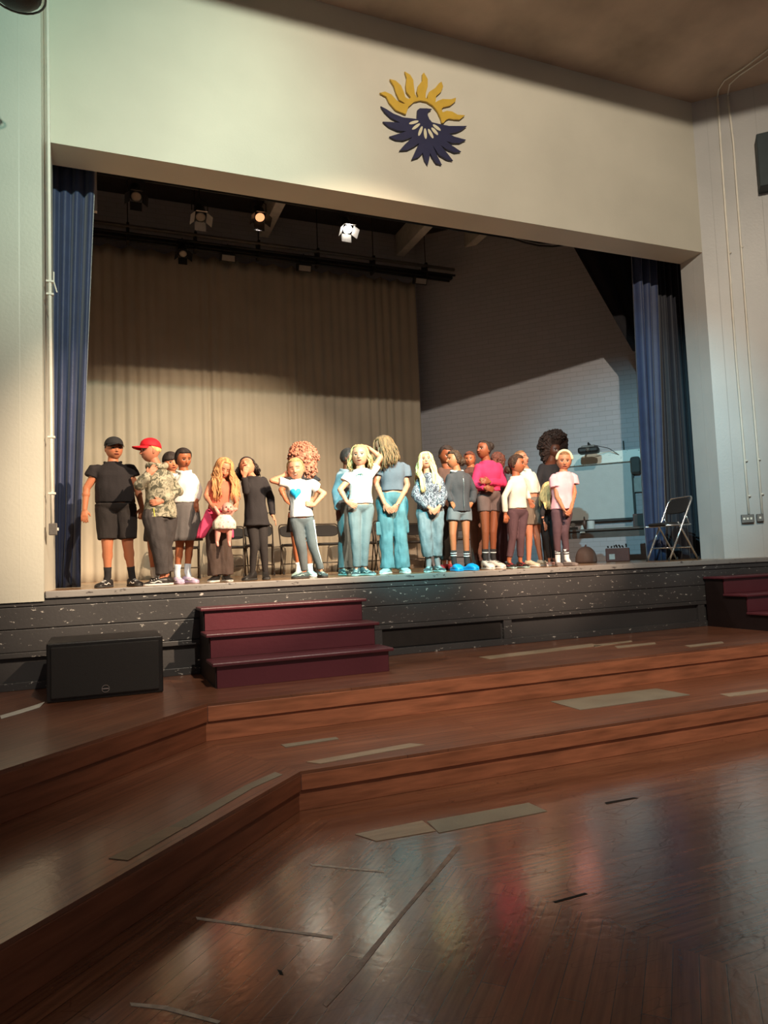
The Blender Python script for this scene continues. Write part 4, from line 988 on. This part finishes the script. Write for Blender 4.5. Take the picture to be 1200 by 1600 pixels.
def capmesh(pr,m,flat=False,name='cap'):
    """peaked cap sitting on the head"""
    HP=pr['HP']; R_=[]
    mb=MB(); n=40
    for i in range(13):
        t=i/12; z=lerp(.17,.585 if not flat else .555,t); q=math.sqrt(max(.0004,1-((z-.17)/(.43 if not flat else .40))**2.3))
        R_.append([HP(.405*q*math.cos(2*PI*a/n),(-.02+.465*q*math.sin(2*PI*a/n)),z-.05*math.cos(2*PI*a/n+PI/2)*0+(.05*math.sin(2*PI*a/n) if not flat else .03*math.sin(2*PI*a/n))*(1-t)) for a in range(n)])
    mb.loft(R_); o=mb.build(name,m,pr['root'],smooth=True)
    bl=MB(); top=[];bot=[]; Ln=.36 if not flat else .30
    for i in range(17):
        a=lerp(-1.15,1.15,i/16); x0,y0=.40*math.sin(a),.44*math.cos(a)
        out=math.cos(a*1.25)**.8*Ln if abs(a*1.25)<PI/2 else 0
        top.append((HP(x0,y0-.03,.215),HP(x0*1.02,y0+out,.20-.10*abs(math.sin(a))*1-.03)))
    r0_=[a for a,b in top]; r1_=[b for a,b in top]; up=pr['HU']*.006
    vs=r0_+r1_+[p-up for p in r0_]+[p-up for p in r1_]; n=17; fs=[]
    for i in range(n-1): fs+=[(i,i+1,n+i+1,n+i),(2*n+i,3*n+i,3*n+i+1,2*n+i+1),(n+i,n+i+1,3*n+i+1,3*n+i),(i,2*n+i,2*n+i+1,i+1)]
    bl.add(vs,fs); bl.build('brim',m,o,smooth=True)
    return o

# ------------------------------------------------------------------ cloth and leather
blk=cloth('black_jersey',(.025,.022,.024)); blk2=cloth('black_cotton',(.03,.026,.026)); white=cloth('white_cotton',(.78,.76,.74)); whitec=cloth('offwhite_cotton',(.70,.69,.60))
dgrey=cloth('charcoal_cotton',(.07,.062,.062)); skirtg=cloth('grey_wool',(.12,.11,.11)); brownt=cloth('brown_black_denim',(.085,.06,.052)); slate=cloth('slate_leggings',(.11,.13,.14)); slate2=cloth('slate_trousers',(.14,.165,.175))
teal=cloth('pale_blue_denim',(.095,.19,.215),var=.3,scale=6); denim=cloth('light_denim',(.23,.25,.28),var=.3,scale=8); greyt=cloth('grey_tee',(.125,.13,.155)); orange=cloth('coral_top',(.62,.16,.10)); pinkj=cloth('hot_pink_fleece',(.75,.08,.19)); pinks=cloth('raspberry_jersey',(.62,.035,.12)); pinkt=cloth('pale_pink_cotton',(.82,.42,.46)); plum=cloth('plum_leggings',(.10,.055,.065)); plumd=cloth('dark_plum_cotton',(.05,.025,.035)); choc=cloth('chocolate_cotton',(.10,.05,.04)); hood=cloth('dark_grey_hoodie',(.05,.045,.05)); gshort=cloth('grey_shorts_cloth',(.13,.13,.14)); taupe=cloth('taupe_shorts_cloth',(.13,.09,.085)); khaki=cloth('khaki_shorts_cloth',(.19,.15,.12)); jeansd=cloth('washed_grey_denim',(.14,.17,.19),var=.35,scale=7)
camo=pattern('camouflage_cloth',[(0,(.10,.10,.07)),(.42,(.30,.28,.20)),(.50,(.46,.43,.32)),(.60,(.20,.19,.14))],16,dist=1.2)
leop=pattern('black_white_patterned_cloth',[(0,(.035,.035,.05)),(.44,(.34,.35,.38)),(.475,(.035,.035,.05)),(.55,(.32,.32,.36)),(.59,(.05,.05,.07))],9,dist=2.0)
floral=pattern('floral_white_cloth',[(0,(.72,.30,.28)),(.36,(.78,.70,.62)),(.64,(.55,.6,.4))],45)
sb=mat('black_shoe_leather',(.022,.02,.02),.4,spec=.5); sw=mat('white_shoe_leather',(.72,.70,.66),.45); sl=mat('lilac_trainer',(.58,.48,.68),.55); st=mat('dark_teal_trainer',(.05,.09,.10),.5); stp=mat('pale_teal_trainer',(.35,.52,.52),.5); sbl=mat('bright_blue_foam',(.0,.30,.72),.45); sg=mat('grey_suede',(.20,.17,.16),.7); sr=mat('dark_red_shoe',(.30,.03,.04),.4); scr=mat('cream_trainer',(.68,.62,.48),.5); spk_=mat('pale_pink_trainer',(.66,.45,.42),.5); rub=mat('white_rubber_sole',(.70,.70,.68),.5); rubd=mat('dark_rubber_sole',(.04,.04,.04),.6); lcw=mat('white_lace',(.75,.74,.72),.7)
bsock={'m':cloth('black_sock',(.025,.024,.026)),'h':.09}
wsock={'m':cloth('white_sock',(.75,.75,.75)),'h':.12,'str':2,'sm':cloth('black_sock_stripe',(.03,.03,.035))}
gsock={'m':cloth('grey_sock',(.16,.16,.17)),'h':.13,'str':2,'sm':cloth('pale_sock_stripe',(.65,.70,.72))}
psock={'m':cloth('pale_blue_sock',(.60,.68,.78)),'h':.075}
HB={'n':'black','c':(.028,.02,.018)}; HDB={'n':'dark_brown','c':(.05,.026,.016)}; HBR={'n':'brown','c':(.24,.12,.055),'brow':(.12,.06,.03)}; HBL={'n':'blonde','c':(.70,.50,.22),'brow':(.3,.18,.08)}; HST={'n':'strawberry','c':(.55,.26,.11),'brow':(.25,.12,.06)}; HAU={'n':'auburn','c':(.42,.16,.10)}; HRB={'n':'reddish_brown','c':(.14,.05,.035)}; HDL={'n':'dark_blonde','c':(.36,.23,.10),'brow':(.2,.12,.06)}
D=dict

p1=person('person in black polo shirt, black shorts and black flat cap, leftmost on the stage',1,.42,1225,(375,200,166,18,0,0),
 D(sa=(232,338),ea=(170,490),wa=(155,650,.03),fa=(152,755,.05),sb=(490,334),eb=(548,490,.0),wb=(586,640,.05),fb=(582,720,.08),ha=(322,640),hb=(462,640),ka=(325,910,.02),kb=(478,905,.02),aa=(328,1150),ab=(510,1145)),
 skin='tan',build=1.22,belly=1.28,toes=(-35,28),hair=D(HB,low=-.10,puff=.03,line=.2),smile=0,
 top=D(name='polo_shirt',m=blk,hem=602,sl=.46,e=.014,collar=blk),bottom=D(name='shorts',k='shorts',m=blk2,waist=610,len=.86,ro=.086,e=.022),shoes=D(m=sb,s=rubd,lace=lcw),socks=bsock,hands=((None,.35),(None,.9)))
capmesh(p1,cloth('black_cap_cloth',(.03,.03,.032)),flat=True)
p2=person('person in red cap and camouflage hoodie turned sideways with one hand raised to the chin',1,.20,1212,(648,215,168,-72,0,0),
 D(sa=(650,372,.09),ea=(560,470,.15),wa=(632,395,.20),fa=(695,318,.20),sb=(780,372,-.04),eb=(852,515,.0),wb=(735,590,.12),fb=(665,598,.15),ha=(665,700,.04),hb=(775,700,-.02),ka=(715,930,.05),kb=(745,925,-.03),aa=(740,1140,.05),ab=(772,1125,-.04)),
 build=1.12,toes=(-80,-62),hair=D(HBL,low=-.05,puff=.03,line=.25),smile=2.2,
 top=D(name='hoodie',m=camo,hem=712,sl=2,e=.024,es=.018,fold=.010),bottom=D(name='trousers',k='pants',m=dgrey,waist=720,e=.026,knee=.078,ankle=.06,len=1.95,fold=.009),shoes=D(m=sb,s=rub,lace=lcw,sc=1.12),hands=(('up',.25),('up',.6)))
capmesh(p2,mat('red_cap_cloth',(.70,.012,.025),.7))
MB().cap(p2['P']((672,640,.13)),p2['P']((680,700,.13)),.004,.004).build('zip_pull',mat('yellow_zip',(.7,.65,.1),.5),p2['root'])
hb_=MB(); c=p2['ms'].lerp(p2['hd'],.28); hb_.tube([c+(p2['Xs']*math.cos(a)*.085+p2['Xs'].cross(V((0,0,1)))*math.sin(a)*.075)*1+V((0,0,.012*math.cos(a*2))) for a in [2*PI*i/20 for i in range(21)]],.026,10); hb_.build('hood',camo,p2['root'],smooth=True)
person('person with a dark bowl haircut peeping out behind the camouflage hoodie',1,1.1,1190,(802,300,146,18,-5,-8),
 D(sa=(720,425),ea=(700,540),wa=(700,640),fa=(700,720),sb=(872,425),eb=(868,560),wb=(842,660,.02),fb=(822,725,.03),ha=(655,690),hb=(730,690),ka=(655,910),kb=(700,910),aa=(672,1110),ab=(720,1110)),
 skin='tan',hair=D(HB,fringe=.10,low=-.18,puff=.11),smile=1.5,build=.9,top=D(name='shirt',m=white,hem=640,sl=1.9,e=.012,collar=white),bottom=D(name='shorts',k='shorts',m=dgrey,waist=650,len=.85,ro=.075),shoes=D(m=sb,s=rub,lace=lcw),socks=D(wsock,str=0,h=.06),toes=(20,30))
person('person in white shirt and grey pleated skirt with lilac trainers',1,.72,1195,(895,272,148,28,-16,-5),
 D(sa=(850,405),ea=(845,520),wa=(850,610,-.05),fa=(850,660,-.05),sb=(968,402),eb=(1003,510),wb=(992,592,.07),fb=(985,660,.09),ha=(870,640),hb=(955,640),ka=(868,915),kb=(940,915),aa=(848,1110),ab=(925,1105)),
 skin='warm',hair=D(HB,puff=.10,low=-.3,buns=((0,-.42,.05,.20),)),smile=1.2,build=1.0,
 top=D(name='shirt',m=white,hem=598,sl=1.82,e=.018,es=.016,collar=white,fold=.008),bottom=D(name='skirt',k='skirt',m=skirtg,waist=600,hem=880,flare=.045,pleat=.04,np=14),shoes=D(m=sl,s=sl,lace=lcw),socks=psock,toes=(15,38))
# girl with long strawberry hair, coral top
p5=person('person with long wavy strawberry-blonde hair and coral top looking down at a doll',2,.50,1168,(285,348,156,12,-24,14),
 D(sa=(172,440),ea=(152,545,.02),wa=(190,605,.17),fa=(228,650,.21),sb=(342,445),eb=(368,530,.02),wb=(386,598,.17),fb=(378,655,.20),ha=(200,700),hb=(292,700),ka=(205,920,.02),kb=(290,920,.02),aa=(225,1130),ab=(298,1130)),
 skin='fair',hair=D(HST,puff=.08,low=-.3,long=.34,arc=(38,322),wave=.016,spread=.03,line=.34,n_s=190),smile=2.0,closed=1,build=1.0,
 top=D(name='sleeveless_top',m=orange,hem=640,sl=0,e=.010,neck=1.0),bottom=D(name='trousers',k='pants',m=brownt,waist=650,e=.020,knee=.070,ankle=.075,len=2.0,fold=.009),shoes=D(m=sb,s=rub),toes=(-25,20),hands=(('up',.9),('up',.9)))
q=p5; mb=MB(); rr=[]
for i in range(11):
    t=i/10; c=q['P']((lerp(205,110,t),lerp(640,850,t),.10-.04*t)); wv=lerp(.055,.075,math.sin(t*PI))*(1-.35*t); row=[]
    for a in range(24): an=2*PI*a/24; row.append(c+(q['RI']*math.cos(an)*wv+q['B']*math.sin(an)*.026)*(1+.14*math.sin(an*5+t*6)))
    rr.append(row)
mb.loft(rr); jk=mb.build('tied_jacket',pinkj,q['root'],smooth=True)
mb=MB(); mb.tube([q['P']((188,628,.10)),q['P']((230,660,.13)),q['P']((275,670,.13)),q['P']((308,640,.09))],[.024,.028,.028,.02],10); mb.cap(q['P']((345,800,.03)),q['P']((352,840,.03)),.02,.012); mb.build('tied_sleeve',pinkj,q['root'],smooth=True)
# doll
dY=.50-.22; oxy=CROPS[2]
def DP(x,y,dy=0): return at(oxy[0]+x/4.8,oxy[1]+y/4.8,dY-dy)
doll=thing('doll','pink-skinned baby doll in a white flowery dress held up by its arms','doll',DP(285,930)); mb=MB()
hc=DP(315,645,.02); mb.ball(hc,(.058,.062,.060),20,14); mb.cap(hc,DP(290,705),.026,.04); mb.cap(DP(290,705),DP(288,790),.045,.05)
for a_,b_,c_ in (((262,700),(238,668),(222,640)),((325,700),(352,665),(378,650))):
    mb.cap(DP(*a_),DP(*b_),.022,.019); mb.cap(DP(*b_),DP(*c_),.019,.013); mb.ball(DP(*c_),(.017,)*3)
for a_,b_,c_ in (((245,790),(240,850),(235,895)),((325,790),(328,850),(325,895))):
    mb.cap(DP(*a_),DP(*b_),.033,.026); mb.cap(DP(*b_),DP(*c_),.026,.017); mb.cap(DP(*c_),DP(c_[0]+6,c_[1]+28,.02),.017,.013)
mb.ball(hc+V((0,-.062,-.006)),(.008,.010,.009)); 
for s in (-1,1): mb.ball(hc+V((s*.06,0,-.005)),(.01,.014,.018)); mb.ball(hc+V((s*.03,-.042,-.018)),(.02,.018,.018))
fuse(mb,'doll_body',.004,mat('doll_vinyl',(.80,.36,.30),.45),doll)
for s in (-1,1): MB().ball(hc+V((s*.021,-.055,.008)),(.008,.006,.006)).build('eye',mat('doll_eye',(.03,.02,.03),.2),doll,smooth=True)
MB().ball(hc+V((0,-.058,-.028)),(.013,.006,.005)).build('mouth',mat('doll_mouth',(.5,.06,.06),.4),doll,smooth=True)
mb=MB(); rr=[]
for i in range(9):
    t=i/8; c=DP(lerp(292,292,t),lerp(692,800,t)); w_=lerp(.052,.112,min(1,t*1.9))*(1-.10*max(0,t-.6)); row=[]
    for a in range(40): an=2*PI*a/40; row.append(c+V((math.cos(an)*w_,math.sin(an)*(w_*.55+.01),0))*(1+.06*t*math.sin(an*9)))
    rr.append(row)
mb.loft(rr).build('dress',floral,doll,smooth=True)
# black tunic
person('person in black tunic and ripped black tights leaning back with a hand over the mouth',2,.62,1165,(462,335,150,-22,38,-18),
 D(sa=(428,432),ea=(455,515,.16),wa=(440,405,.20),fa=(458,335,.22),sb=(592,420),eb=(640,560,-.02),wb=(652,690,.02),fb=(682,742,.03),ha=(492,730),hb=(572,730),ka=(515,905,.02),kb=(582,905,.02),aa=(500,1115),ab=(598,1110)),
 skin='fair',hair=D(HB,puff=.10,low=-.25,long=.10,arc=(75,285),spread=.03,front=0,n_s=110),smile=1,closed=1,build=.98,
 top=D(name='tunic',m=blk,hem=768,sl=2,e=.018,es=.012,flare=.16),bottom=D(name='tights',k='pants',m=blk2,waist=700,e=.005,ankle=.030,knee=.046,len=2.05,fold=.002),shoes=D(m=sb,s=rubd,style='boot',hs=.9),toes=(-38,5),hands=(('left',.35),(None,.3)))
# curly hair from behind
person('person with a big mass of curly auburn hair seen from behind, in black',2,1.05,1135,(888,300,150,165,0,5),
 D(sa=(772,415),ea=(716,500),wa=(752,575,.05),fa=(800,600,.08),sb=(965,415),eb=(1002,495),wb=(968,560,.05),fb=(925,590,.08),ha=(812,690),hb=(912,690),ka=(828,890),kb=(915,890),aa=(846,1060),ab=(932,1070)),
 skin='warm',hair=D(HAU,puff=.72,curl=.4,low=-.75,line=.3),build=1.05,top=D(name='black_top',m=blk,hem=650,sl=.35,e=.012),bottom=D(name='skirt',k='skirt',m=blk,waist=660,hem=806,flare=.03,pleat=.02),shoes=D(m=stp,s=rub),socks=D(wsock,str=0,h=.05),toes=(-20,20))
p8=person('person in white tee with a blue heart, one hand behind the neck',2,.40,1155,(826,352,160,-6,-4,-6),
 D(sa=(752,452),ea=(648,436,.0),wa=(735,398,-.04),fa=(790,385,-.08),sb=(935,448),eb=(1040,530,-.02),wb=(962,618,.08),fb=(895,600,.11),ha=(828,735),hb=(918,730),ka=(868,925,.02),kb=(955,915,.02),aa=(892,1110),ab=(1012,1090)),
 skin='fair',hair=D(HDL,puff=.09,low=-.2,line=.33,buns=((0,-.44,.1,.14),)),smile=2.2,closed=1,build=1.02,
 top=D(name='tee_shirt',m=white,hem=706,sl=.52,e=.018,flare=.02),bottom=D(name='leggings',k='pants',m=slate,waist=715,e=.008,knee=.052,ankle=.036,len=1.98,fold=.003,stripe=mat('pale_side_stripe',(.62,.70,.70),.6)),shoes=D(m=st,s=rubd,lace=stp),toes=(-68,20),hands=(('up',.3),('up',.5)))
hm=mat('blue_heart_print',(.02,.42,.72),.7,var=.35,scale=30); pts=[]
for i in range(28):
    a=2*PI*i/28; hx=16*math.sin(a)**3; hy=13*math.cos(a)-5*math.cos(2*a)-2*math.cos(3*a)-math.cos(4*a); pts.append(p8['front'](808+hx*2.35,533-hy*2.7,.010))
c=p8['front'](808,533,.014); mb=MB(); mb.add(pts+[c]+[p+p8['B']*-.012 for p in pts],[(i,(i+1)%28,28) for i in range(28)]+[(i,29+i,29+(i+1)%28,(i+1)%28) for i in range(28)]); mb.build('heart_print',hm,p8['root'],smooth=True)
person('person in pale denim jacket and dark trousers with short black hair, looking away',3,.92,1130,(600,268,148,72,0,0),
 D(sa=(530,385,.0),ea=(505,520,.03),wa=(515,655,.05),fa=(542,765,.06),sb=(640,390),eb=(660,520),wb=(650,620),fb=(640,700),ha=(560,620),hb=(632,620),ka=(556,860),kb=(618,860),aa=(552,1080),ab=(610,1085)),
 skin='dark',hair=D(HB,puff=.03,low=-.2,line=.24),build=.98,top=D(name='denim_jacket',m=denim,hem=600,sl=1.98,e=.020,es=.016,collar=denim),bottom=D(name='trousers',k='pants',m=slate,waist=610,e=.012,knee=.055,ankle=.045,len=1.98),shoes=D(m=st,s=stp,lace=stp),toes=(35,45))
p10=person('person in white tee with one hand on top of the head and dark leggings',3,.40,1135,(683,250,160,-8,2,-3),
 D(sa=(598,392),ea=(535,500),wa=(585,590,.09),fa=(628,612,.13),sb=(772,372),eb=(838,262,-.02),wb=(752,192,-.02),fb=(690,172,-.0),ha=(640,640),hb=(735,640),ka=(652,860,.02),kb=(718,860,.02),aa=(658,1080),ab=(715,1075)),
 skin='fair',hair=D(HDL,puff=.05,low=-.3,line=.34,long=.17,arc=(75,285),spread=.03,n_s=110),smile=.6,build=1.02,
 top=D(name='tee_shirt',m=white,hem=605,sl=.45,e=.014),bottom=D(name='leggings',k='pants',m=slate2,waist=615,e=.014,knee=.058,ankle=.042,len=1.95,fold=.004),shoes=D(m=st,s=stp,style='boot',hs=.75,lace=stp),toes=(-8,42),hands=(('up',.4),('left',.45)))
prn=mat('dark_green_print',(.05,.14,.12),.7)
mb=MB()
for (x0,y0,x1,y1,r) in ((634,404,650,394,.004),(650,394,672,392,.006),(672,392,690,400,.004),(668,396,664,412,.003),(684,404,688,416,.003)): mb.cap(p10['front'](x0,y0,.012),p10['front'](x1,y1,.012),r,r,8)
mb.build('small_print',prn,p10['root'],smooth=True)
p11=person('tall person with long brown hair, cropped grey tee and wide pale teal jeans, hands clasped',3,.62,1125,(868,190,172,-42,-14,-10),
 D(sa=(822,325),ea=(802,450,.02),wa=(868,605,.14),fa=(915,665,.17),sb=(1018,318),eb=(1040,470,.02),wb=(962,615,.14),fb=(912,670,.18),ha=(868,590),hb=(978,590),ka=(882,850,.02),kb=(985,850,.02),aa=(890,1080),ab=(1005,1070)),
 skin='fair',hair=D(HBR,puff=.08,low=-.3,line=.36,long=.26,arc=(28,318),spread=.05,n_s=190,wave=.006),smile=.8,build=1.0,
 top=D(name='cropped_tee',m=greyt,hem=512,sl=.60,e=.016),bottom=D(name='jeans',k='pants',m=teal,waist=522,e=.020,knee=.076,ankle=.080,len=2.03,fold=.011),shoes=D(m=stp,s=rub),toes=(-20,18),hands=(('down',.5),('down',.6)))
q=p11
for (x,y,dx_) in ((826,790,-1),(1030,775,1)): MB().obox(q['P']((x,y,.03)),q['RI']*.03+q['B']*.02*dx_,q['B']*.03,(0,0,.075)).build('cargo_pocket',teal,q['root'],bevel=.015)
MB().tube([q['J']['wb']+(q['RI']*math.cos(a)+V((0,0,.4*math.cos(a)))+q['B']*math.sin(a))*.027 for a in [2*PI*i/16 for i in range(17)]],.004,6).build('bracelet',chrome,q['root'],smooth=True)
person('person with very long pale blonde hair and black-and-white patterned sweatshirt',4,.42,1478,(290,385,172,4,12,-4),
 D(sa=(222,565),ea=(185,725,.02),wa=(325,848,.15),fa=(395,895,.18),sb=(428,565),eb=(462,722,.02),wb=(425,835,.15),fb=(375,892,.19),ha=(268,900),hb=(395,900),ka=(290,1130,.02),kb=(395,1130,.02),aa=(320,1370),ab=(400,1360)),
 skin='fair',hair=D(HBL,puff=.08,low=-.3,line=.36,long=.36,arc=(42,318),spread=.03,n_s=200,wave=.008),smile=.3,build=1.08,
 top=D(name='sweatshirt',m=leop,hem=872,sl=1.9,e=.026,es=.022,fold=.009),bottom=D(name='jeans',k='pants',m=jeansd,waist=880,e=.022,knee=.075,ankle=.062,len=1.82,fold=.010),shoes=D(m=st,s=stp,lace=stp),socks=gsock,toes=(-10,28),hands=(('down',.8),('down',.6)))
person('tall person with black hair and dark brown top looking down behind the hoodie',4,1.05,1448,(492,325,185,30,-18,5),
 D(sa=(425,470),ea=(430,640),wa=(450,780),fa=(460,850),sb=(620,480),eb=(640,640),wb=(640,780),fb=(640,850),ha=(462,850),hb=(570,850),ka=(482,1110),kb=(560,1110),aa=(470,1370),ab=(530,1370)),
 skin='brown',hair=D(HB,puff=.06,low=-.25,line=.3,buns=((0,-.42,-.1,.18),)),build=1.0,top=D(name='dark_top',m=choc,hem=860,sl=1.95,e=.014,neck=1.02),bottom=D(name='trousers',k='pants',m=blk2,waist=870,e=.012,knee=.06,ankle=.05,len=1.9),shoes=D(m=sr,s=rubd),toes=(-20,10))
person('person in dark grey zip hoodie and shorts with bright blue clogs',4,.45,1475,(568,375,172,-62,4,0),
 D(sa=(520,535,.02),ea=(492,690,.02),wa=(548,800,.05),fa=(585,850,.06),sb=(715,530),eb=(768,690,-.02),wb=(748,808,.05),fb=(700,862,.08),ha=(568,890),hb=(682,890),ka=(558,1110,.02),kb=(690,1110,.02),aa=(572,1385),ab=(700,1390)),
 skin='warm',hair=D(HDB,puff=.07,low=-.2,line=.30,curl=.22,buns=((.0,-.50,-.05,.26),)),smile=.8,build=.94,
 top=D(name='hoodie',m=hood,hem=892,sl=1.9,e=.020,es=.018,zip=1,collar=white,fold=.008),bottom=D(name='shorts',k='shorts',m=gshort,waist=900,len=.42,ro=.078,e=.014),shoes=D(m=sbl,s=sbl,style='clog'),socks=D(bsock,h=.13,str=2,sm=gsock['sm']),toes=(28,48),hands=((None,.5),('up',.3)))
person('person with auburn hair peeping between the grey hoodie and the raspberry sweater',4,1.3,1450,(728,372,138,-8,0,0),
 D(sa=(690,480),ea=(700,600),wa=(730,700),fa=(740,760),sb=(815,480),eb=(820,600),wb=(815,700),fb=(815,760),ha=(745,840),hb=(815,840),ka=(765,1080),kb=(820,1080),aa=(780,1390),ab=(830,1390)),
 skin='warm',hair=D(HRB,puff=.12,low=-.3,line=.30,curl=.2),build=.95,top=D(name='brown_top',m=choc,hem=860,sl=1.95,e=.012),bottom=D(name='brown_tights',k='pants',m=cloth('brown_tights_cloth',(.16,.08,.06)),waist=860,e=.006,len=2),shoes=D(m=choc,s=rubd,style='boot',hs=2.0),toes=(0,25))
p16=person('person in raspberry pink sweater and short grey shorts with folded arms',4,.62,1455,(868,275,180,-42,8,4),
 D(sa=(795,430),ea=(772,612,.02),wa=(880,650,.15),fa=(960,665,.17),sb=(1035,425),eb=(1060,608,.02),wb=(925,592,.17),fb=(850,575,.19),ha=(865,745),hb=(985,745),ka=(885,1085,.02),kb=(962,1085,.02),aa=(885,1330),ab=(962,1330)),
 skin='brown',hair=D(HB,puff=.05,low=-.2,line=.33,buncurl=1,buns=((.05,-.40,.28,.24),)),smile=1.4,build=1.0,
 top=D(name='sweater',m=pinks,hem=684,sl=2,e=.014,es=.012),bottom=D(name='shorts',k='shorts',m=taupe,waist=692,len=.42,ro=.076,e=.010),shoes=D(m=sw,s=rub,lace=mat('black_trainer_panel',(.03,.03,.035),.5),hs=1.35,sc=1.15,w=1.1),socks=D(bsock,h=.09,str=1,sm=gsock['sm']),toes=(22,38),hands=(('up',.4),('up',.4)))
person('person with a frizzy reddish-brown ponytail turned away behind the raspberry sweater',4,1.05,1440,(1012,395,150,170,0,0),
 D(sa=(955,500),ea=(960,640),wa=(975,760),fa=(980,820),sb=(1060,500),eb=(1075,640),wb=(1075,760),fb=(1070,820),ha=(985,860),hb=(1055,860),ka=(1000,1110),kb=(1055,1110),aa=(1005,1370),ab=(1060,1370)),
 skin='brown',hair=D(HRB,puff=.22,low=-.4,curl=.3,tail=((0,-.5,.15),(.1,-.8,.05),(.1,-.85,-.3),(.1,-.8,-.6))),build=.98,top=D(name='dark_top',m=plumd,hem=860,sl=1.95,e=.012),bottom=D(name='trousers',k='pants',m=plumd,waist=860,e=.020,knee=.07,ankle=.07,len=2),shoes=D(m=sb,s=rubd),toes=(0,20))
person('small person in long-sleeved white top and plum leggings, braided hair, turned right',5,.45,1335,(405,395,172,78,0,4),
 D(sa=(345,545,.03),ea=(285,690,.04),wa=(298,845,.05),fa=(306,915,.07),sb=(462,540,-.03),eb=(490,640,-.08),wb=(520,715,.0),fb=(558,785,.03),ha=(368,840),hb=(460,840),ka=(365,1060,.02),kb=(440,1060,.02),aa=(330,1265),ab=(435,1265)),
 skin='warm',hair=D(HDB,puff=.07,low=-.22,line=.28,curl=.12,buns=((0,-.5,-.25,.20),)),smile=1.4,build=.95,
 top=D(name='long_sleeved_top',m=whitec,hem=795,sl=1.92,e=.014,es=.011,fold=.007),bottom=D(name='leggings',k='pants',m=plum,waist=800,e=.010,knee=.050,ankle=.038,len=1.85,fold=.003),shoes=D(m=sb,s=stp,lace=sr),toes=(25,35),hands=((None,.7),('up',.3)))
person('person with long brown hair and cream top tilting the head right back',5,.95,1335,(448,345,150,58,16,-8),
 D(sa=(452,475),ea=(470,600),wa=(480,680),fa=(485,740),sb=(562,475),eb=(592,610),wb=(602,690,.02),fb=(598,745,.05),ha=(505,790),hb=(580,790),ka=(520,1050,.02),kb=(592,1050,.02),aa=(515,1275),ab=(630,1270)),
 skin='fair',hair=D(HBR,puff=.08,low=-.3,line=.34,long=.17,arc=(90,270),front=0,n_s=110,spread=.02),smile=1.5,closed=1,build=1.0,
 top=D(name='cream_top',m=whitec,hem=662,sl=1.6,e=.012),bottom=D(name='shorts',k='shorts',m=khaki,waist=700,len=.62,ro=.072,e=.012),shoes=D(m=scr,s=rub,lace=scr,hs=1.05),toes=(50,52))
bp_=bpy.data.objects
person('person with a large dark afro and long-sleeved black top, behind the pale pink tee',5,1.4,1262,(752,262,152,38,-6,4),
 D(sa=(632,395),ea=(600,540),wa=(625,650,.03),fa=(650,720,.06),sb=(790,400),eb=(840,540),wb=(850,640),fb=(850,700),ha=(665,790),hb=(750,790),ka=(678,1000),kb=(740,1000),aa=(692,1225),ab=(745,1225)),
 skin='dark',hair=D(n='dark_afro',c=(.045,.022,.016),puff=1.1,curl=.35,low=-.70,line=.34),build=1.0,top=D(name='long_sleeved_top',m=blk,hem=800,sl=1.95,e=.010,neck=1.02),bottom=D(name='jeans',k='pants',m=blk2,waist=800,e=.014,len=2),shoes=D(m=sb,s=rubd),toes=(-10,20))
p21=person('person in pale pink tee, cream headband and striped white socks, hands held together',5,.42,1328,(848,362,176,6,-8,3),
 D(sa=(742,500),ea=(782,690,.04),wa=(842,800,.14),fa=(868,872,.17),sb=(928,490),eb=(945,650,.02),wb=(915,795,.13),fb=(878,870,.17),ha=(782,840),hb=(868,840),ka=(780,1010,.02),kb=(850,1010,.02),aa=(788,1265),ab=(872,1262)),
 skin='tan',hair=D(HBR,puff=.05,low=-.25,line=.33,buns=((0,-.44,.0,.16),)),smile=-.6,build=1.0,
 top=D(name='tee_shirt',m=pinkt,hem=808,sl=.55,e=.020,es=.020),bottom=D(name='leggings',k='pants',m=plum,waist=820,e=.010,knee=.050,ankle=.036,len=1.72,fold=.003),shoes=D(m=sg,s=sg,style='low',hs=1.1),socks=D(wsock,h=.12),toes=(10,52),hands=(('down',.6),('down',.6)))
HP=p21['HP']; mb=MB(); mb.tube([HP(.40*math.cos(a),.10+.0*a,.06+.50*math.sin(a)) for a in [PI*i/20 for i in range(21)]],[.010]+[.017]*19+[.010],10); mb.build('headband',cloth('cream_headband',(.68,.58,.38)),p21['root'],smooth=True)
person('small person with long straight blonde hair peeping out left of the pale pink tee',5,.70,1300,(705,640,152,26,-20,6),
 D(sa=(650,755),ea=(640,850,.02),wa=(665,930,.04),fa=(680,980,.05),sb=(770,755),eb=(780,860),wb=(770,930),fb=(765,980),ha=(665,860,-.12),hb=(745,860,-.12),ka=(672,1030,.0),kb=(735,1030,.0),aa=(708,1240),ab=(755,1240)),
 skin='fair',hair=D(HBL,puff=.09,low=-.3,line=.34,long=.24,arc=(48,335),n_s=200,wave=.003,spread=.03),smile=1,build=.9,
 top=D(name='dark_top',m=blk,hem=880,sl=1.9,e=.010),bottom=D(name='trousers',k='pants',m=blk2,waist=880,e=.012,len=1.95),shoes=D(m=spk_,s=rub,lace=spk_),toes=(-5,30))
